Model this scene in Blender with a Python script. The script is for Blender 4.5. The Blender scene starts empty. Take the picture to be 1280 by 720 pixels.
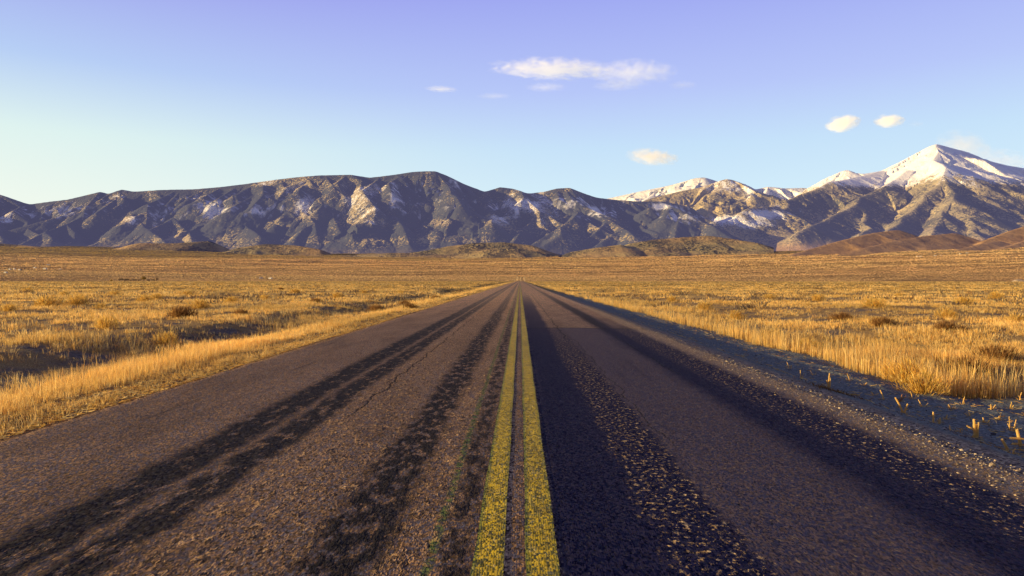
import bpy, math, random
import numpy as np

rng = np.random.default_rng(7)
random.seed(7)
SC = bpy.context.scene
COL = SC.collection
R = math.radians
EYE = 1.25
F = 853.0            # focal length in photo pixels (24 mm lens)

SUN_EL = R(7.6)
SUN_BACK = R(14)      # how far the sun stands behind the viewer's left hand
SUND = np.array([-math.cos(SUN_EL)*math.cos(SUN_BACK), -math.cos(SUN_EL)*math.sin(SUN_BACK), math.sin(SUN_EL)])

# ------------------------------------------------------------------ noise
def _hash(ix, iy, seed):
    h = (ix.astype(np.int64)*374761393 + iy.astype(np.int64)*668265263 + seed*1442695041) & 0xffffffff
    h = ((h ^ (h >> 13))*1274126177) & 0xffffffff
    h = ((h ^ (h >> 16))*2246822519) & 0xffffffff
    h = h ^ (h >> 15)
    return (h & 0xffffff)/float(0xffffff)

def perlin(x, y, seed=0):
    x = np.asarray(x, float); y = np.asarray(y, float)
    ix = np.floor(x); iy = np.floor(y)
    fx = x-ix; fy = y-iy
    u = fx*fx*fx*(fx*(fx*6-15)+10); v = fy*fy*fy*(fy*(fy*6-15)+10)
    def g(ox, oy):
        a = _hash(ix+ox, iy+oy, seed)*2*np.pi
        return np.cos(a)*(fx-ox)+np.sin(a)*(fy-oy)
    a = g(0, 0); b = g(1, 0); c = g(0, 1); d = g(1, 1)
    return 1.5*((a+(b-a)*u)+((c+(d-c)*u)-(a+(b-a)*u))*v)

def fbm(x, y, octv=4, seed=0, gain=.5):
    s = 0; a = 1; t = 0
    for o in range(octv):
        s = s+a*perlin(x*2**o+o*17.3, y*2**o-o*9.1, seed+o); t += a; a *= gain
    return s/t

def ridged(x, y, octv=4, seed=0):
    s = 0; a = 1; t = 0
    for o in range(octv):
        n = 1-np.abs(perlin(x*2**o+o*11.7, y*2**o+o*5.3, seed+o)); s = s+a*n*n; t += a; a *= .5
    return s/t

def sstep(a, b, x):
    t = np.clip((np.asarray(x, float)-a)/(b-a), 0, 1)
    return t*t*(3-2*t)

# ------------------------------------------------------------------ object helpers
def tag(o, label=None, cat=None, group=None, kind=None):
    if label: o['label'] = label
    if cat: o['category'] = cat
    if group: o['group'] = group
    if kind: o['kind'] = kind
    return o

def np_mesh(name, V, faces, mat, parent=None, smooth=False, attrs=None):
    """V (n,3); faces (m,3) or (m,4) int array"""
    me = bpy.data.meshes.new(name)
    V = np.ascontiguousarray(V, np.float32); faces = np.ascontiguousarray(faces, np.int32)
    n, k = faces.shape
    me.vertices.add(len(V)); me.vertices.foreach_set('co', V.ravel())
    me.loops.add(n*k); me.loops.foreach_set('vertex_index', faces.ravel())
    me.polygons.add(n)
    me.polygons.foreach_set('loop_start', np.arange(0, n*k, k, dtype=np.int32))
    me.polygons.foreach_set('loop_total', np.full(n, k, np.int32))
    me.polygons.foreach_set('use_smooth', np.full(n, smooth))
    me.update(calc_edges=True)
    for an, av in (attrs or {}).items():
        av = np.asarray(av, np.float32)
        if av.ndim == 1:
            at = me.attributes.new(an, 'FLOAT', 'POINT'); at.data.foreach_set('value', av)
        else:
            at = me.attributes.new(an, 'FLOAT_VECTOR', 'POINT'); at.data.foreach_set('vector', np.ascontiguousarray(av).ravel())
    me.materials.append(mat)
    o = bpy.data.objects.new(name, me); COL.objects.link(o)
    if parent: o.parent = parent
    return o

def grid_faces(nr, nc):
    i = np.arange(nr-1)[:, None]*nc+np.arange(nc-1)[None, :]
    return np.stack([i, i+1, i+nc+1, i+nc], -1).reshape(-1, 4)

def empty(name, loc, rz=0):
    o = bpy.data.objects.new(name, None); COL.objects.link(o)
    o.location = loc; o.rotation_euler.z = rz; o.empty_display_size = .1
    return o

def copy_tree(o, parent=None):
    c = o.copy(); COL.objects.link(c)
    if parent: c.parent = parent
    for ch in list(o.children):
        copy_tree(ch, c)
    return c

# ------------------------------------------------------------------ node helpers
class NT:
    def __init__(s, name, world=False):
        if world:
            s.id = world; s.t = world.node_tree
        else:
            s.id = bpy.data.materials.new(name); s.id.use_nodes = True; s.t = s.id.node_tree
        s.t.nodes.clear(); s.n = s.t.nodes; s.l = s.t.links
    def new(s, typ, ins=None, **kw):
        nd = s.n.new(typ)
        for k, v in kw.items(): setattr(nd, k, v)
        for k, v in (ins or {}).items(): s.put(nd.inputs[k], v)
        return nd
    def put(s, sock, v):
        if isinstance(v, bpy.types.NodeSocket): s.l.new(v, sock)
        elif v is not None:
            if isinstance(v, (tuple, list)) and sock.type == 'RGBA' and len(v) == 3: v = (*v, 1)
            sock.default_value = v
    def m(s, op, a, b=None, c=None, clamp=False):
        nd = s.n.new('ShaderNodeMath'); nd.operation = op; nd.use_clamp = clamp
        for i, v in enumerate((a, b, c)):
            if v is not None: s.put(nd.inputs[i], v)
        return nd.outputs[0]
    def vm(s, op, a, b=None):
        nd = s.n.new('ShaderNodeVectorMath'); nd.operation = op
        s.put(nd.inputs[0], a)
        if b is not None: s.put(nd.inputs[1], b)
        return nd.outputs[0]
    def add(s, *a):
        r = a[0]
        for x in a[1:]: r = s.m('ADD', r, x)
        return r
    def mul(s, *a):
        r = a[0]
        for x in a[1:]: r = s.m('MULTIPLY', r, x)
        return r
    def mix(s, f, a, b, mode='MIX'):
        nd = s.n.new('ShaderNodeMix'); nd.data_type = 'RGBA'; nd.blend_type = mode
        s.put(nd.inputs[0], f); s.put(nd.inputs[6], a); s.put(nd.inputs[7], b)
        return nd.outputs[2]
    def ss(s, a, b, x):
        nd = s.n.new('ShaderNodeMapRange'); nd.interpolation_type = 'SMOOTHSTEP'
        s.put(nd.inputs[0], x); s.put(nd.inputs[1], a); s.put(nd.inputs[2], b)
        return nd.outputs[0]
    def band(s, x, a, b, soft):
        """1 between a and b"""
        return s.m('MULTIPLY', s.ss(a-soft, a+soft, x), s.m('SUBTRACT', 1.0, s.ss(b-soft, b+soft, x)))
    def noise(s, vec, scale, detail=3, rough=.55, dist=0):
        nd = s.new('ShaderNodeTexNoise', {'Vector': vec, 'Scale': scale, 'Detail': detail, 'Roughness': rough, 'Distortion': dist})
        return nd.outputs[0]
    def voro(s, vec, scale, feature='F1', rand=1.0):
        nd = s.new('ShaderNodeTexVoronoi', feature=feature)
        s.put(nd.inputs['Vector'], vec); s.put(nd.inputs['Scale'], scale); s.put(nd.inputs['Randomness'], rand)
        return nd
    def ramp(s, f, stops):
        nd = s.n.new('ShaderNodeValToRGB'); e = nd.color_ramp.elements
        while len(e) < len(stops): e.new(.5)
        for el, (p, c) in zip(e, stops):
            el.position = p; el.color = (*c, 1)
        s.put(nd.inputs[0], f)
        return nd.outputs[0]
    def pos(s):
        return s.new('ShaderNodeNewGeometry').outputs['Position']
    def xyz(s, v):
        nd = s.new('ShaderNodeSeparateXYZ', {0: v}); return nd.outputs
    def comb(s, x, y, z):
        return s.new('ShaderNodeCombineXYZ', {0: x, 1: y, 2: z}).outputs[0]
    def attr(s, name, vec=False):
        nd = s.new('ShaderNodeAttribute', attribute_name=name)
        return nd.outputs['Vector' if vec else 'Fac']
    def bump(s, h, strength, dist, normal=None):
        nd = s.new('ShaderNodeBump', {'Height': h, 'Strength': strength, 'Distance': dist})
        if normal is not None: s.put(nd.inputs['Normal'], normal)
        return nd.outputs[0]
    def facets(s, vec, scale, amount, base=None):
        """each small cell of the surface is tilted its own way, like stones or tufts"""
        v = s.voro(vec, scale)
        d = s.vm('SUBTRACT', v.outputs['Color'], (.5, .5, .5))
        d = s.vm('MULTIPLY', d, (1., 1., 0.))
        sc = s.n.new('ShaderNodeVectorMath'); sc.operation = 'SCALE'
        s.put(sc.inputs[0], d); s.put(sc.inputs['Scale'], amount)
        N = base if base is not None else s.new('ShaderNodeNewGeometry').outputs['Normal']
        return s.vm('NORMALIZE', s.vm('ADD', N, sc.outputs[0]))
    def out(s, col, rough=.9, normal=None, spec=.2, emit=None, translucent=None):
        b = s.new('ShaderNodeBsdfPrincipled', {'Base Color': col, 'Roughness': rough, 'Specular IOR Level': spec})
        if normal is not None: s.put(b.inputs['Normal'], normal)
        if emit: s.put(b.inputs['Emission Color'], emit); s.put(b.inputs['Emission Strength'], 1.0)
        sh = b.outputs[0]
        if translucent:
            t = s.new('ShaderNodeBsdfTranslucent', {'Color': col})
            sh = s.new('ShaderNodeMixShader', {0: translucent, 1: sh, 2: t.outputs[0]}).outputs[0]
        s.new('ShaderNodeOutputMaterial', {'Surface': sh})
        return s.id

# ------------------------------------------------------------------ terrain of the plain
ROAD_L, ROAD_R = -4.08, 3.3
def road_warp(y):      # gentle crown and long undulation shared by road and verges
    return 0.0
def plain(r, x=0.):
    r = np.asarray(r, float)
    amp = 238+12*sstep(.2, .5, np.asarray(x, float)/np.maximum(r, 1))
    dip = -5*sstep(700, 1500, r)
    s = np.clip((r-1500)/4900, 0, 1.25)
    return dip+amp*s**1.25

def ground_z(x, y):
    x = np.asarray(x, float); y = np.asarray(y, float)
    r = np.hypot(x, y)
    z = plain(r, x)
    w = .35*perlin(y/3.1, x*0+3.3, 5)+.5*perlin(y/11., x*0+9.3, 6)
    ax = x
    # right embankment: gravel shoulder to 3.7, drop to ditch, rises again beyond 7.5
    rx = ax+.12*w
    zr = -.03-.03*sstep(3.2, 3.6, rx)-.16*sstep(3.55, 4.4, rx)-.15*sstep(4.6, 6.6, rx)-.12*sstep(6.4, 8.5, rx)*(1-sstep(10, 13, y))+.30*sstep(8, 16, rx)*sstep(9, 14, y)
    # left: flat verge, shallow drop, ditch and the field edge
    lx = -ax+.5*w
    zl = -.03-.05*sstep(4.1, 4.6, lx)-.24*sstep(4.9, 7.6, lx)+.24*sstep(8.3, 10.2, lx+1.2*w)+.10*sstep(10, 20, lx)
    z = z+np.where(ax > 0, zr, zl)
    off = np.maximum(sstep(3.5, 4.6, ax), sstep(4.3, 5.5, -ax))
    near = 1-sstep(60, 400, r)
    z = z+off*near*(.045*fbm(x/.9, y/.9, 3, 11)+.016*fbm(x/.16, y/.16, 2, 13))
    z = z+off*sstep(10, 22, np.abs(ax))*(.20*fbm(x/7, y/9, 3, 12)-.04)*(1-sstep(150, 600, r))
    # far swales
    z = z+sstep(1500, 3500, r)*(18*fbm(x/900, y/500, 4, 14)+10*ridged(x/700+3, y/260, 3, 15)-5)
    return z

def geo(a, b, d0, g):
    v = [a]; d = d0
    while v[-1] < b:
        v.append(v[-1]+d); d = max(d0, d*g) if v[-1] > 0 else d
        d *= g
    return np.array(v)

xr = np.concatenate([np.arange(0, 12, .09), 12+np.cumsum(.1*1.032**np.arange(285))])
xr = xr[xr < 14000]
xs = np.concatenate([-xr[::-1][:-1], xr])
yf = [-14.0]
while yf[-1] < 12500:
    yy = yf[-1]
    yf.append(yy+max(.11, abs(yy)*.0125) if yy > -3 else yy+.4)
ys = np.array(yf)
GX, GY = np.meshgrid(xs, ys)
GZ = ground_z(GX, GY)

# ground material ---------------------------------------------------
g = NT('dry_ground')
P = g.pos(); px, py, pz = g.xyz(P)
dist = g.new('ShaderNodeVectorMath', {0: P}, operation='LENGTH').outputs['Value']
flatP = g.comb(px, py, 0.0)
n1 = g.noise(flatP, .55, 4, .6); n2 = g.noise(flatP, 9., 3, .6); n3 = g.noise(flatP, 45., 2, .6)
soil = g.mix(g.ss(.3, .7, n2), (.14, .105, .075), (.26, .20, .145))
soil = g.mix(g.ss(.55, .75, n3), soil, (.42, .33, .22))
straw = g.mix(g.ss(.35, .65, n3), (.30, .17, .05), (.62, .42, .15))
# ditch floor at the right stays bare grey-blue dirt
bare = g.mul(g.ss(3.3, 3.9, px), g.m('SUBTRACT', 1.0, g.ss(6.0, 8.5, px)))
cover = g.mul(g.ss(.38, .56, n1), g.m('SUBTRACT', 1.0, g.mul(bare, .97)))
near = g.mix(cover, soil, straw)
nb_ = g.noise(flatP, 22., 5, .75)
near = g.mix(g.mul(bare, .85), near, g.mix(g.ss(.38, .62, nb_), (.12, .145, .12), (.40, .43, .36)))
near = g.mix(g.mul(bare, g.ss(.60, .66, g.noise(flatP, 9., 4, .7)), .7), near, (.10, .075, .05))
# red-brown litter at the left pavement edge, pale gravel at the right one
lit = g.mul(g.ss(-6.2, -4.6, px), g.m('SUBTRACT', 1.0, g.ss(-4.1, -3.7, px)))
near = g.mix(g.mul(lit, g.ss(.35, .6, n2), .75), near, (.17, .075, .025))
gvl = g.voro(flatP, 42.)
grav = g.mul(g.ss(2.8, 3.1, px), g.m('SUBTRACT', 1.0, g.ss(3.65, 3.95, g.add(px, g.mul(n2, .3)))))
gcol = g.ramp(g.xyz(gvl.outputs['Color'])[0], [(0, (.1, .075, .06)), (.45, (.42, .29, .17)), (.8, (.66, .47, .28)), (1, (.9, .72, .45))])
near = g.mix(grav, near, gcol)
# mid field: golden grass bands; far bajada: brown sage
sv = g.comb(g.mul(px, .35), py, 0.0)
nm = g.noise(g.comb(g.mul(px, .02), g.mul(py, .012), 0.), 1., 5, .65)
mid = g.mix(g.ss(.35, .65, nm), (.60, .36, .08), (.95, .66, .20))
nf = g.noise(g.comb(g.mul(px, .0016), g.mul(py, .0035), 0.), 1., 7, .68)
nf2 = g.noise(flatP, .03, 5, .7)
far = g.mix(g.ss(.36, .64, nf), (.50, .29, .13), (.88, .55, .22))
far = g.mix(g.mul(g.ss(.52, .66, nf2), .6), far, (.30, .17, .09))
vfar = g.mix(g.ss(.4, .6, nf), (.24, .18, .085), (.46, .32, .15))
far = g.mix(g.ss(4300., 6000., g.add(dist, g.mul(g.m('SUBTRACT', nf, .5), 3500.))), far, vfar)
col = g.mix(g.ss(25., 140., dist), near, mid)
col = g.mix(g.ss(900., 1500., dist), col, far)
hb = g.add(g.mul(n3, .5), g.mul(n2, .5))
b1 = g.bump(g.add(hb, g.mul(g.noise(flatP, 14., 4, .7), .8)), .9, .04, g.facets(flatP, 42., 1.1))
hm = g.noise(g.comb(px, g.mul(py, .5), 0.), .7, 4, .7)
b2 = g.bump(g.mul(hm, g.ss(20., 120., dist)), 1.0, 2.2, b1)
hf = g.noise(flatP, .035, 5, .75)
b3 = g.bump(g.mul(hf, g.ss(600., 1800., dist)), .6, 30., b2)
b3 = g.facets(flatP, 1.3, g.mul(g.ss(25., 150., dist), 4.0), b3)
M_ground = g.out(col, .95, b3, .1, emit=g.mix(g.ss(3000., 7000., dist), (0, 0, 0), (.014, .012, .020)))  # faint emission growing with distance imitates haze over the far plain

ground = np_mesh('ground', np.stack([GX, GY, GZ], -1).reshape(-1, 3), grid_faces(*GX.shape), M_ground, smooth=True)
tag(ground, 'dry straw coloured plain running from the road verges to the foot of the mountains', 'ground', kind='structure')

# ------------------------------------------------------------------ road
def road_z(x, y):
    r = np.hypot(x, y)
    cr = .045*(1-(np.clip(np.abs(x+.3)/3.9, 0, 1.2))**2)     # crown
    # shallow wheel-track ruts
    ruts = -.008*(np.exp(-((x+2.1)/.35)**2)+np.exp(-((x+.75)/.25)**2)+np.exp(-((x-.5)/.3)**2)+np.exp(-((x-2.3)/.4)**2))
    return plain(r)+cr+ruts+.004+.004*perlin(x/1.2, y/3, 31)

ry = [-14.0]
while ry[-1] < 1400:
    yy = ry[-1]; ry.append(yy+(.3 if yy < 0 else max(.05, yy*.008)))
ry = np.array(ry)
ru = np.linspace(0, 1, 90)
RU, RY = np.meshgrid(ru, ry)
edL = ROAD_L+.06*perlin(RY/.8, RY*0, 41)+.03*perlin(RY/.17, RY*0, 42)
edR = ROAD_R+.05*perlin(RY/.9, RY*0+4, 43)+.03*perlin(RY/.2, RY*0, 44)
RX = edL+(edR-edL)*RU
RZ = road_z(RX, RY)
RZ[:, 0] -= .09; RZ[:, -1] -= .07

r_ = NT('worn_chip_seal')
P = r_.pos(); px, py, pz = r_.xyz(P)
fp = r_.comb(px, py, 0.0)
wob = r_.m('SUBTRACT', r_.noise(r_.comb(r_.mul(px, .6), r_.mul(py, .28), 0.), 1., 3, .6), .5)
wx = r_.add(px, r_.mul(wob, .15), r_.mul(r_.m('SUBTRACT', r_.noise(fp, 4., 3, .65), .5), .22))
fs_ = r_.comb(px, r_.mul(py, .5), 0.0)
st = r_.voro(fs_, 92.); stc = r_.xyz(st.outputs['Color'])
st2 = r_.voro(fs_, 50.); stc2 = r_.xyz(st2.outputs['Color'])
patch = r_.noise(r_.comb(px, r_.mul(py, .38), 0.), 13., 4, .75)
patchL = r_.noise(r_.comb(px, r_.mul(py, .25), 0.), 1.6, 4, .6)
# exposed aggregate
agg = r_.ramp(stc[0], [(0, (.020, .016, .020)), (.22, (.12, .082, .064)), (.55, (.40, .27, .18)), (.85, (.68, .48, .29)), (1, (.9, .72, .45))])
aggd = r_.ramp(stc[0], [(0, (.018, .014, .016)), (.4, (.17, .115, .085)), (.85, (.46, .31, .19)), (1, (.8, .58, .32))])
basecol = r_.mix(r_.ss(.30, .62, patchL), aggd, agg)
coarse = r_.ramp(stc2[0], [(0, (.008, .008, .016)), (.35, (.05, .042, .044)), (.7, (.42, .28, .17)), (1, (.85, .6, .33))])
cz = r_.mul(r_.band(wx, -1.65, -.25, .15), r_.ss(.48, .62, patch))
basecol = r_.mix(r_.mul(cz, .8), basecol, coarse)
tar = r_.mix(r_.ss(.6, .95, stc[1]), (.010, .010, .014), (.045, .038, .040))
tarB = r_.mix(r_.ss(.75, .98, stc[1]), (.010, .010, .050), (.04, .036, .07))
# left lane tracks
def trk(a, b, soft, lo, hi, amt=1.):
    return r_.mul(r_.band(wx, a, b, soft), r_.ss(lo, hi, patch), amt)
streak = r_.noise(r_.comb(r_.mul(px, 3.2), r_.mul(py, .18), 0.), 1.4, 4, .65)
rag = r_.noise(r_.comb(px, r_.mul(py, .35), 2.), 9., 5, .8)
tl1 = r_.mul(r_.band(wx, -2.42, -2.04, .07), r_.ss(.36, .47, rag), .95)
tl2 = r_.mul(r_.band(wx, -1.99, -1.68, .06), r_.ss(.38, .48, rag), .96)
tl3 = trk(-.95, -.60, .07, .40, .50, .97)
tl4 = trk(-.36, -.22, .04, .40, .52, .92)
tl5 = r_.mul(r_.band(wx, -1.4, -1.2, .06), r_.ss(.56, .64, patch), .6)
tl6 = r_.mul(r_.band(px, -4.2, -1.0, .1), r_.ss(.60, .72, streak), .45)
basecol = r_.mix(1.0, basecol, (1.22, 1.10, .93), 'MULTIPLY')
tarL = r_.m('MAXIMUM', tl1, r_.m('MAXIMUM', tl2, r_.m('MAXIMUM', tl3, r_.m('MAXIMUM', tl4, r_.m('MAXIMUM', tl5, tl6)))))
c = r_.mix(tarL, basecol, tar)
# right lane: newer darker seal as far as the seam at about 17 m
seal = r_.mul(r_.ss(.17, .20, px), r_.m('SUBTRACT', 1.0, r_.ss(17.1, 17.3, r_.add(py, r_.mul(wob, .5)))))
sealc = r_.mix(r_.ss(.35, .85, stc[0]), (.070, .056, .085), (.19, .145, .155))
sealc = r_.mix(r_.ss(.93, 1.0, stc[1]), sealc, (.34, .25, .15))
sealc = r_.mix(r_.mul(r_.ss(.5, .75, streak), .5), sealc, (.026, .024, .06))
c = r_.mix(r_.mul(seal, .92), c, sealc)
rt1 = r_.mul(r_.band(wx, .16, .72, .08), r_.m('SUBTRACT', 1.0, r_.ss(28., 70., py)))
c = r_.mix(r_.mul(rt1, .95), c, tarB)
rt2 = r_.mul(r_.band(wx, .66, 1.04, .05), r_.m('SUBTRACT', 1.0, r_.ss(9., 22., py)))
peb = r_.ss(.54, .60, r_.noise(r_.comb(px, r_.mul(py, .7), 0.), 30., 4, .75))
rt2c = r_.mix(peb, tarB, r_.ramp(stc2[1], [(0, (.2, .13, .08)), (.6, (.65, .43, .2)), (1, (.95, .7, .36))]))
c = r_.mix(rt2, c, rt2c)
rt3 = r_.mul(r_.band(wx, 1.98, 2.42, .14), r_.m('SUBTRACT', 1.0, r_.ss(30., 90., py)))
c = r_.mix(r_.mul(rt3, .93), c, tarB)
rt4 = r_.mul(r_.band(wx, 2.36, 2.80, .09), r_.m('SUBTRACT', 1.0, r_.ss(12., 26., py)))
peb2 = r_.ss(.55, .63, r_.noise(r_.comb(px, r_.mul(py, .7), 3.0), 26., 4, .75))
rt4c = r_.mix(peb2, tarB, r_.ramp(stc2[1], [(0, (.2, .13, .08)), (.6, (.6, .40, .2)), (1, (.9, .66, .36))]))
c = r_.mix(r_.mul(rt4, .95), c, rt4c)
rt6 = r_.mul(r_.band(wx, 1.95, 2.35, .12), r_.ss(15., 19., py), r_.ss(.35, .5, streak), .6)
c = r_.mix(rt6, c, tar)
# loose gravel drifted on the right pavement edge
ge = r_.ss(2.72, 3.0, wx)
c = r_.mix(r_.mul(ge, .95), c, r_.ramp(stc[0], [(0, (.07, .05, .04)), (.35, (.34, .23, .14)), (.75, (.62, .43, .25)), (1, (.9, .7, .42))]))
# cracks: ragged long ones and fine ones
ckx = r_.add(px, r_.mul(r_.m('SUBTRACT', r_.noise(r_.comb(0., py, 0.), 1.1, 5, .7), .5), .35))
def crack(xc, w, y0, y1):
    return r_.mul(r_.band(ckx, xc-w, xc+w, w*.6), r_.band(py, y0, y1, .4))
ck = r_.m('MAXIMUM', crack(1.1, .005, 5., 14.), r_.m('MAXIMUM', crack(2.05, .009, 9., 40.), r_.m('MAXIMUM', crack(-1.5, .010, 6., 30.), crack(.95, .012, 14., 60.))))
seam = r_.mul(r_.band(r_.add(py, r_.mul(wob, .5)), 17.15, 17.30, .05), r_.ss(.2, .25, px))
ck = r_.m('MAXIMUM', ck, r_.mul(seam, .8))
c = r_.mix(r_.mul(ck, .9), c, (.008, .008, .014))
# ghost of an older line, green-blue, left of the double line
gh = r_.mul(r_.band(r_.add(px, r_.mul(wob, .05)), -.415, -.372, .012), r_.ss(.35, .6, r_.noise(fp, 13., 3, .7)), .8)
c = r_.mix(gh, c, (.10, .17, .05))
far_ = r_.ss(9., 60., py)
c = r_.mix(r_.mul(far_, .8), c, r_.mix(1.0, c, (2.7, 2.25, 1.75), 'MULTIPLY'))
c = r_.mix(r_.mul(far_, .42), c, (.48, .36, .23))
hgt = r_.mul(r_.m('SUBTRACT', 1.0, r_.m('MULTIPLY', st.outputs['Distance'], 1.0)), r_.m('SUBTRACT', 1.0, r_.mul(tarL, .7)))
bb = r_.facets(fs_, 92., r_.m('SUBTRACT', 2.7, r_.mul(tarL, 2.0)))
bb = r_.bump(hgt, .6, .008, bb)
rough2 = r_.m('MAXIMUM', cz, r_.mul(rt2, peb))
bb = r_.bump(r_.mul(patch, r_.add(.35, rough2)), .55, .035, bb)
bb = r_.bump(r_.mul(ck, -1.), .5, .02, bb)
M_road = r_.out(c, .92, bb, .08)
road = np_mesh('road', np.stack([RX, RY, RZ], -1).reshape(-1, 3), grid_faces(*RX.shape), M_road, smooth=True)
tag(road, 'straight two lane road of worn dark asphalt with black tar tracks', 'road', kind='structure')

# painted lines ---------------------------------------------------
y_ = NT('old_yellow_paint')
P = y_.pos(); px, py, pz = y_.xyz(P); fp = y_.comb(px, py, 0.)
u = y_.attr('across')
fs_ = y_.comb(px, y_.mul(py, .5), 0.0)
sc1 = y_.voro(fs_, 92.); k = y_.xyz(sc1.outputs['Color'])[0]
ncol = y_.noise(fp, 12., 4, .7); ncl = y_.noise(y_.comb(px, y_.mul(py, .2), 0.), 3., 3, .6)
yc = y_.mix(y_.ss(.3, .7, ncol), (.44, .31, .008), (.66, .47, .014))
yc = y_.mix(y_.mul(y_.ss(.45, .7, ncl), .6), yc, (.30, .22, .012))
green = y_.m('MAXIMUM', y_.m('SUBTRACT', 1.0, y_.ss(.0, .25, u)), y_.mul(y_.ss(.78, 1.0, u), .6))
yc = y_.mix(y_.mul(green, .8), yc, (.12, .18, .02))
yc = y_.mix(y_.mul(y_.ss(.72, .95, k), .5), yc, (.07, .055, .02))
yc = y_.mix(y_.mul(y_.ss(.9, .99, y_.xyz(sc1.outputs['Color'])[1]), .5), yc, (.75, .6, .2))
tcr = y_.mul(y_.ss(.475, .50, y_.noise(y_.comb(y_.mul(px, .4), y_.mul(py, 1.), 7.), 2.3, 5, .7)), y_.m('SUBTRACT', 1.0, y_.ss(.50, .525, y_.noise(y_.comb(y_.mul(px, .4), y_.mul(py, 1.), 7.), 2.3, 5, .7))))
yc = y_.mix(y_.mul(tcr, .35), yc, (.10, .07, .02))
wear = y_.m('MULTIPLY', y_.ss(.60, .70, y_.noise(fp, 30., 3, .7)), y_.ss(.42, .62, ncl))
yc = y_.mix(y_.mul(wear, .7), yc, (.05, .045, .04))
yb = y_.facets(fs_, 92., .6)
yb = y_.bump(y_.m('SUBTRACT', 1.0, sc1.outputs['Distance']), .5, .006, yb) if True else y_.bump(y_.m('SUBTRACT', 1.0, sc1.outputs['Distance']), .6, .008)
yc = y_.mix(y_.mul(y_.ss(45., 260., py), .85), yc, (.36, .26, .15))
M_line = y_.out(yc, .75, yb, .3)
def centre_line(x0, x1, label, seed):
    yl = ry[ry < 1300]
    U = np.linspace(0, 1, 9)
    UU, YY = np.meshgrid(U, yl)
    a = x0+.004*perlin(YY/.06, YY*0, seed)+.006*perlin(YY/.9, YY*0, seed+1)
    b = x1+.004*perlin(YY/.06, YY*0, seed+2)+.006*perlin(YY/1.1, YY*0, seed+3)
    XX = a+(b-a)*UU
    o = np_mesh('centre_line', np.stack([XX, YY, road_z(XX, YY)+.004], -1).reshape(-1, 3), grid_faces(*XX.shape), M_line, smooth=True, attrs={'across': UU.ravel()})
    tag(o, label, 'road marking', 'double yellow centre line', 'structure')
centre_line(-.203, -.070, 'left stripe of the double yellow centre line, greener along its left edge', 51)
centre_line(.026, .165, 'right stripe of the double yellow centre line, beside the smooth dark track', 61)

# ------------------------------------------------------------------ mountains
def W(px, py, D):
    return ((px-650)/F*D, D, (350-py)/F*D+EYE)

def branchy(ridges, seed, side_len=(350, 900), n_side=3, jit=60):
    """roughen every spur and let shorter side ridges fork off it, as real drainage does; points become world tuples"""
    rr = random.Random(seed); out = []
    for ri, rd in enumerate(ridges):
        pts = [W(*p) for p in rd]
        if ri == 0:
            out.append(pts)
            for p, q in zip(pts[:-1], pts[1:]):          # short ribs straight off the crest
                if q[0]-p[0] < 150: continue
                for _ in range(2 if n_side > 1 else 0):
                    t = rr.random(); a = rr.uniform(-2.3, -.85); L = rr.uniform(500, 1300)
                    x, y, z = (p[i]+(q[i]-p[i])*t for i in range(3))
                    out.append([(x, y, z-15), (x+math.cos(a)*L*.5, y+math.sin(a)*L*.5, z-15-L*.5*rr.uniform(.35, .55)), (x+math.cos(a+.3)*L, y+math.sin(a+.3)*L, z-L*rr.uniform(.42, .6))])
            continue
        fine = [pts[0]]
        for p, q in zip(pts[:-1], pts[1:]):
            m_ = tuple((p[i]+q[i])/2+rr.gauss(0, jit*(1 if i < 2 else .35)) for i in range(3))
            fine += [m_, q]
        out.append(fine)
        for _ in range(n_side*2):
            k_ = rr.randrange(1, len(fine)-1); x, y, z = fine[k_]
            dx_, dy_ = fine[k_+1][0]-x, fine[k_+1][1]-y
            a = math.atan2(dy_, dx_)+rr.choice((-1, 1))*rr.uniform(.5, 1.15); L = rr.uniform(*side_len)
            x2, y2, z2 = x+math.cos(a)*L*.5, y+math.sin(a)*L*.5, z-L*.5*rr.uniform(.3, .5)
            a += rr.uniform(-.4, .4)
            out.append([(x, y, z-8), (x2, y2, z2), (x2+math.cos(a)*L*.5, y2+math.sin(a)*L*.5, z2-L*.5*rr.uniform(.35, .6))])
    return out

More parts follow.
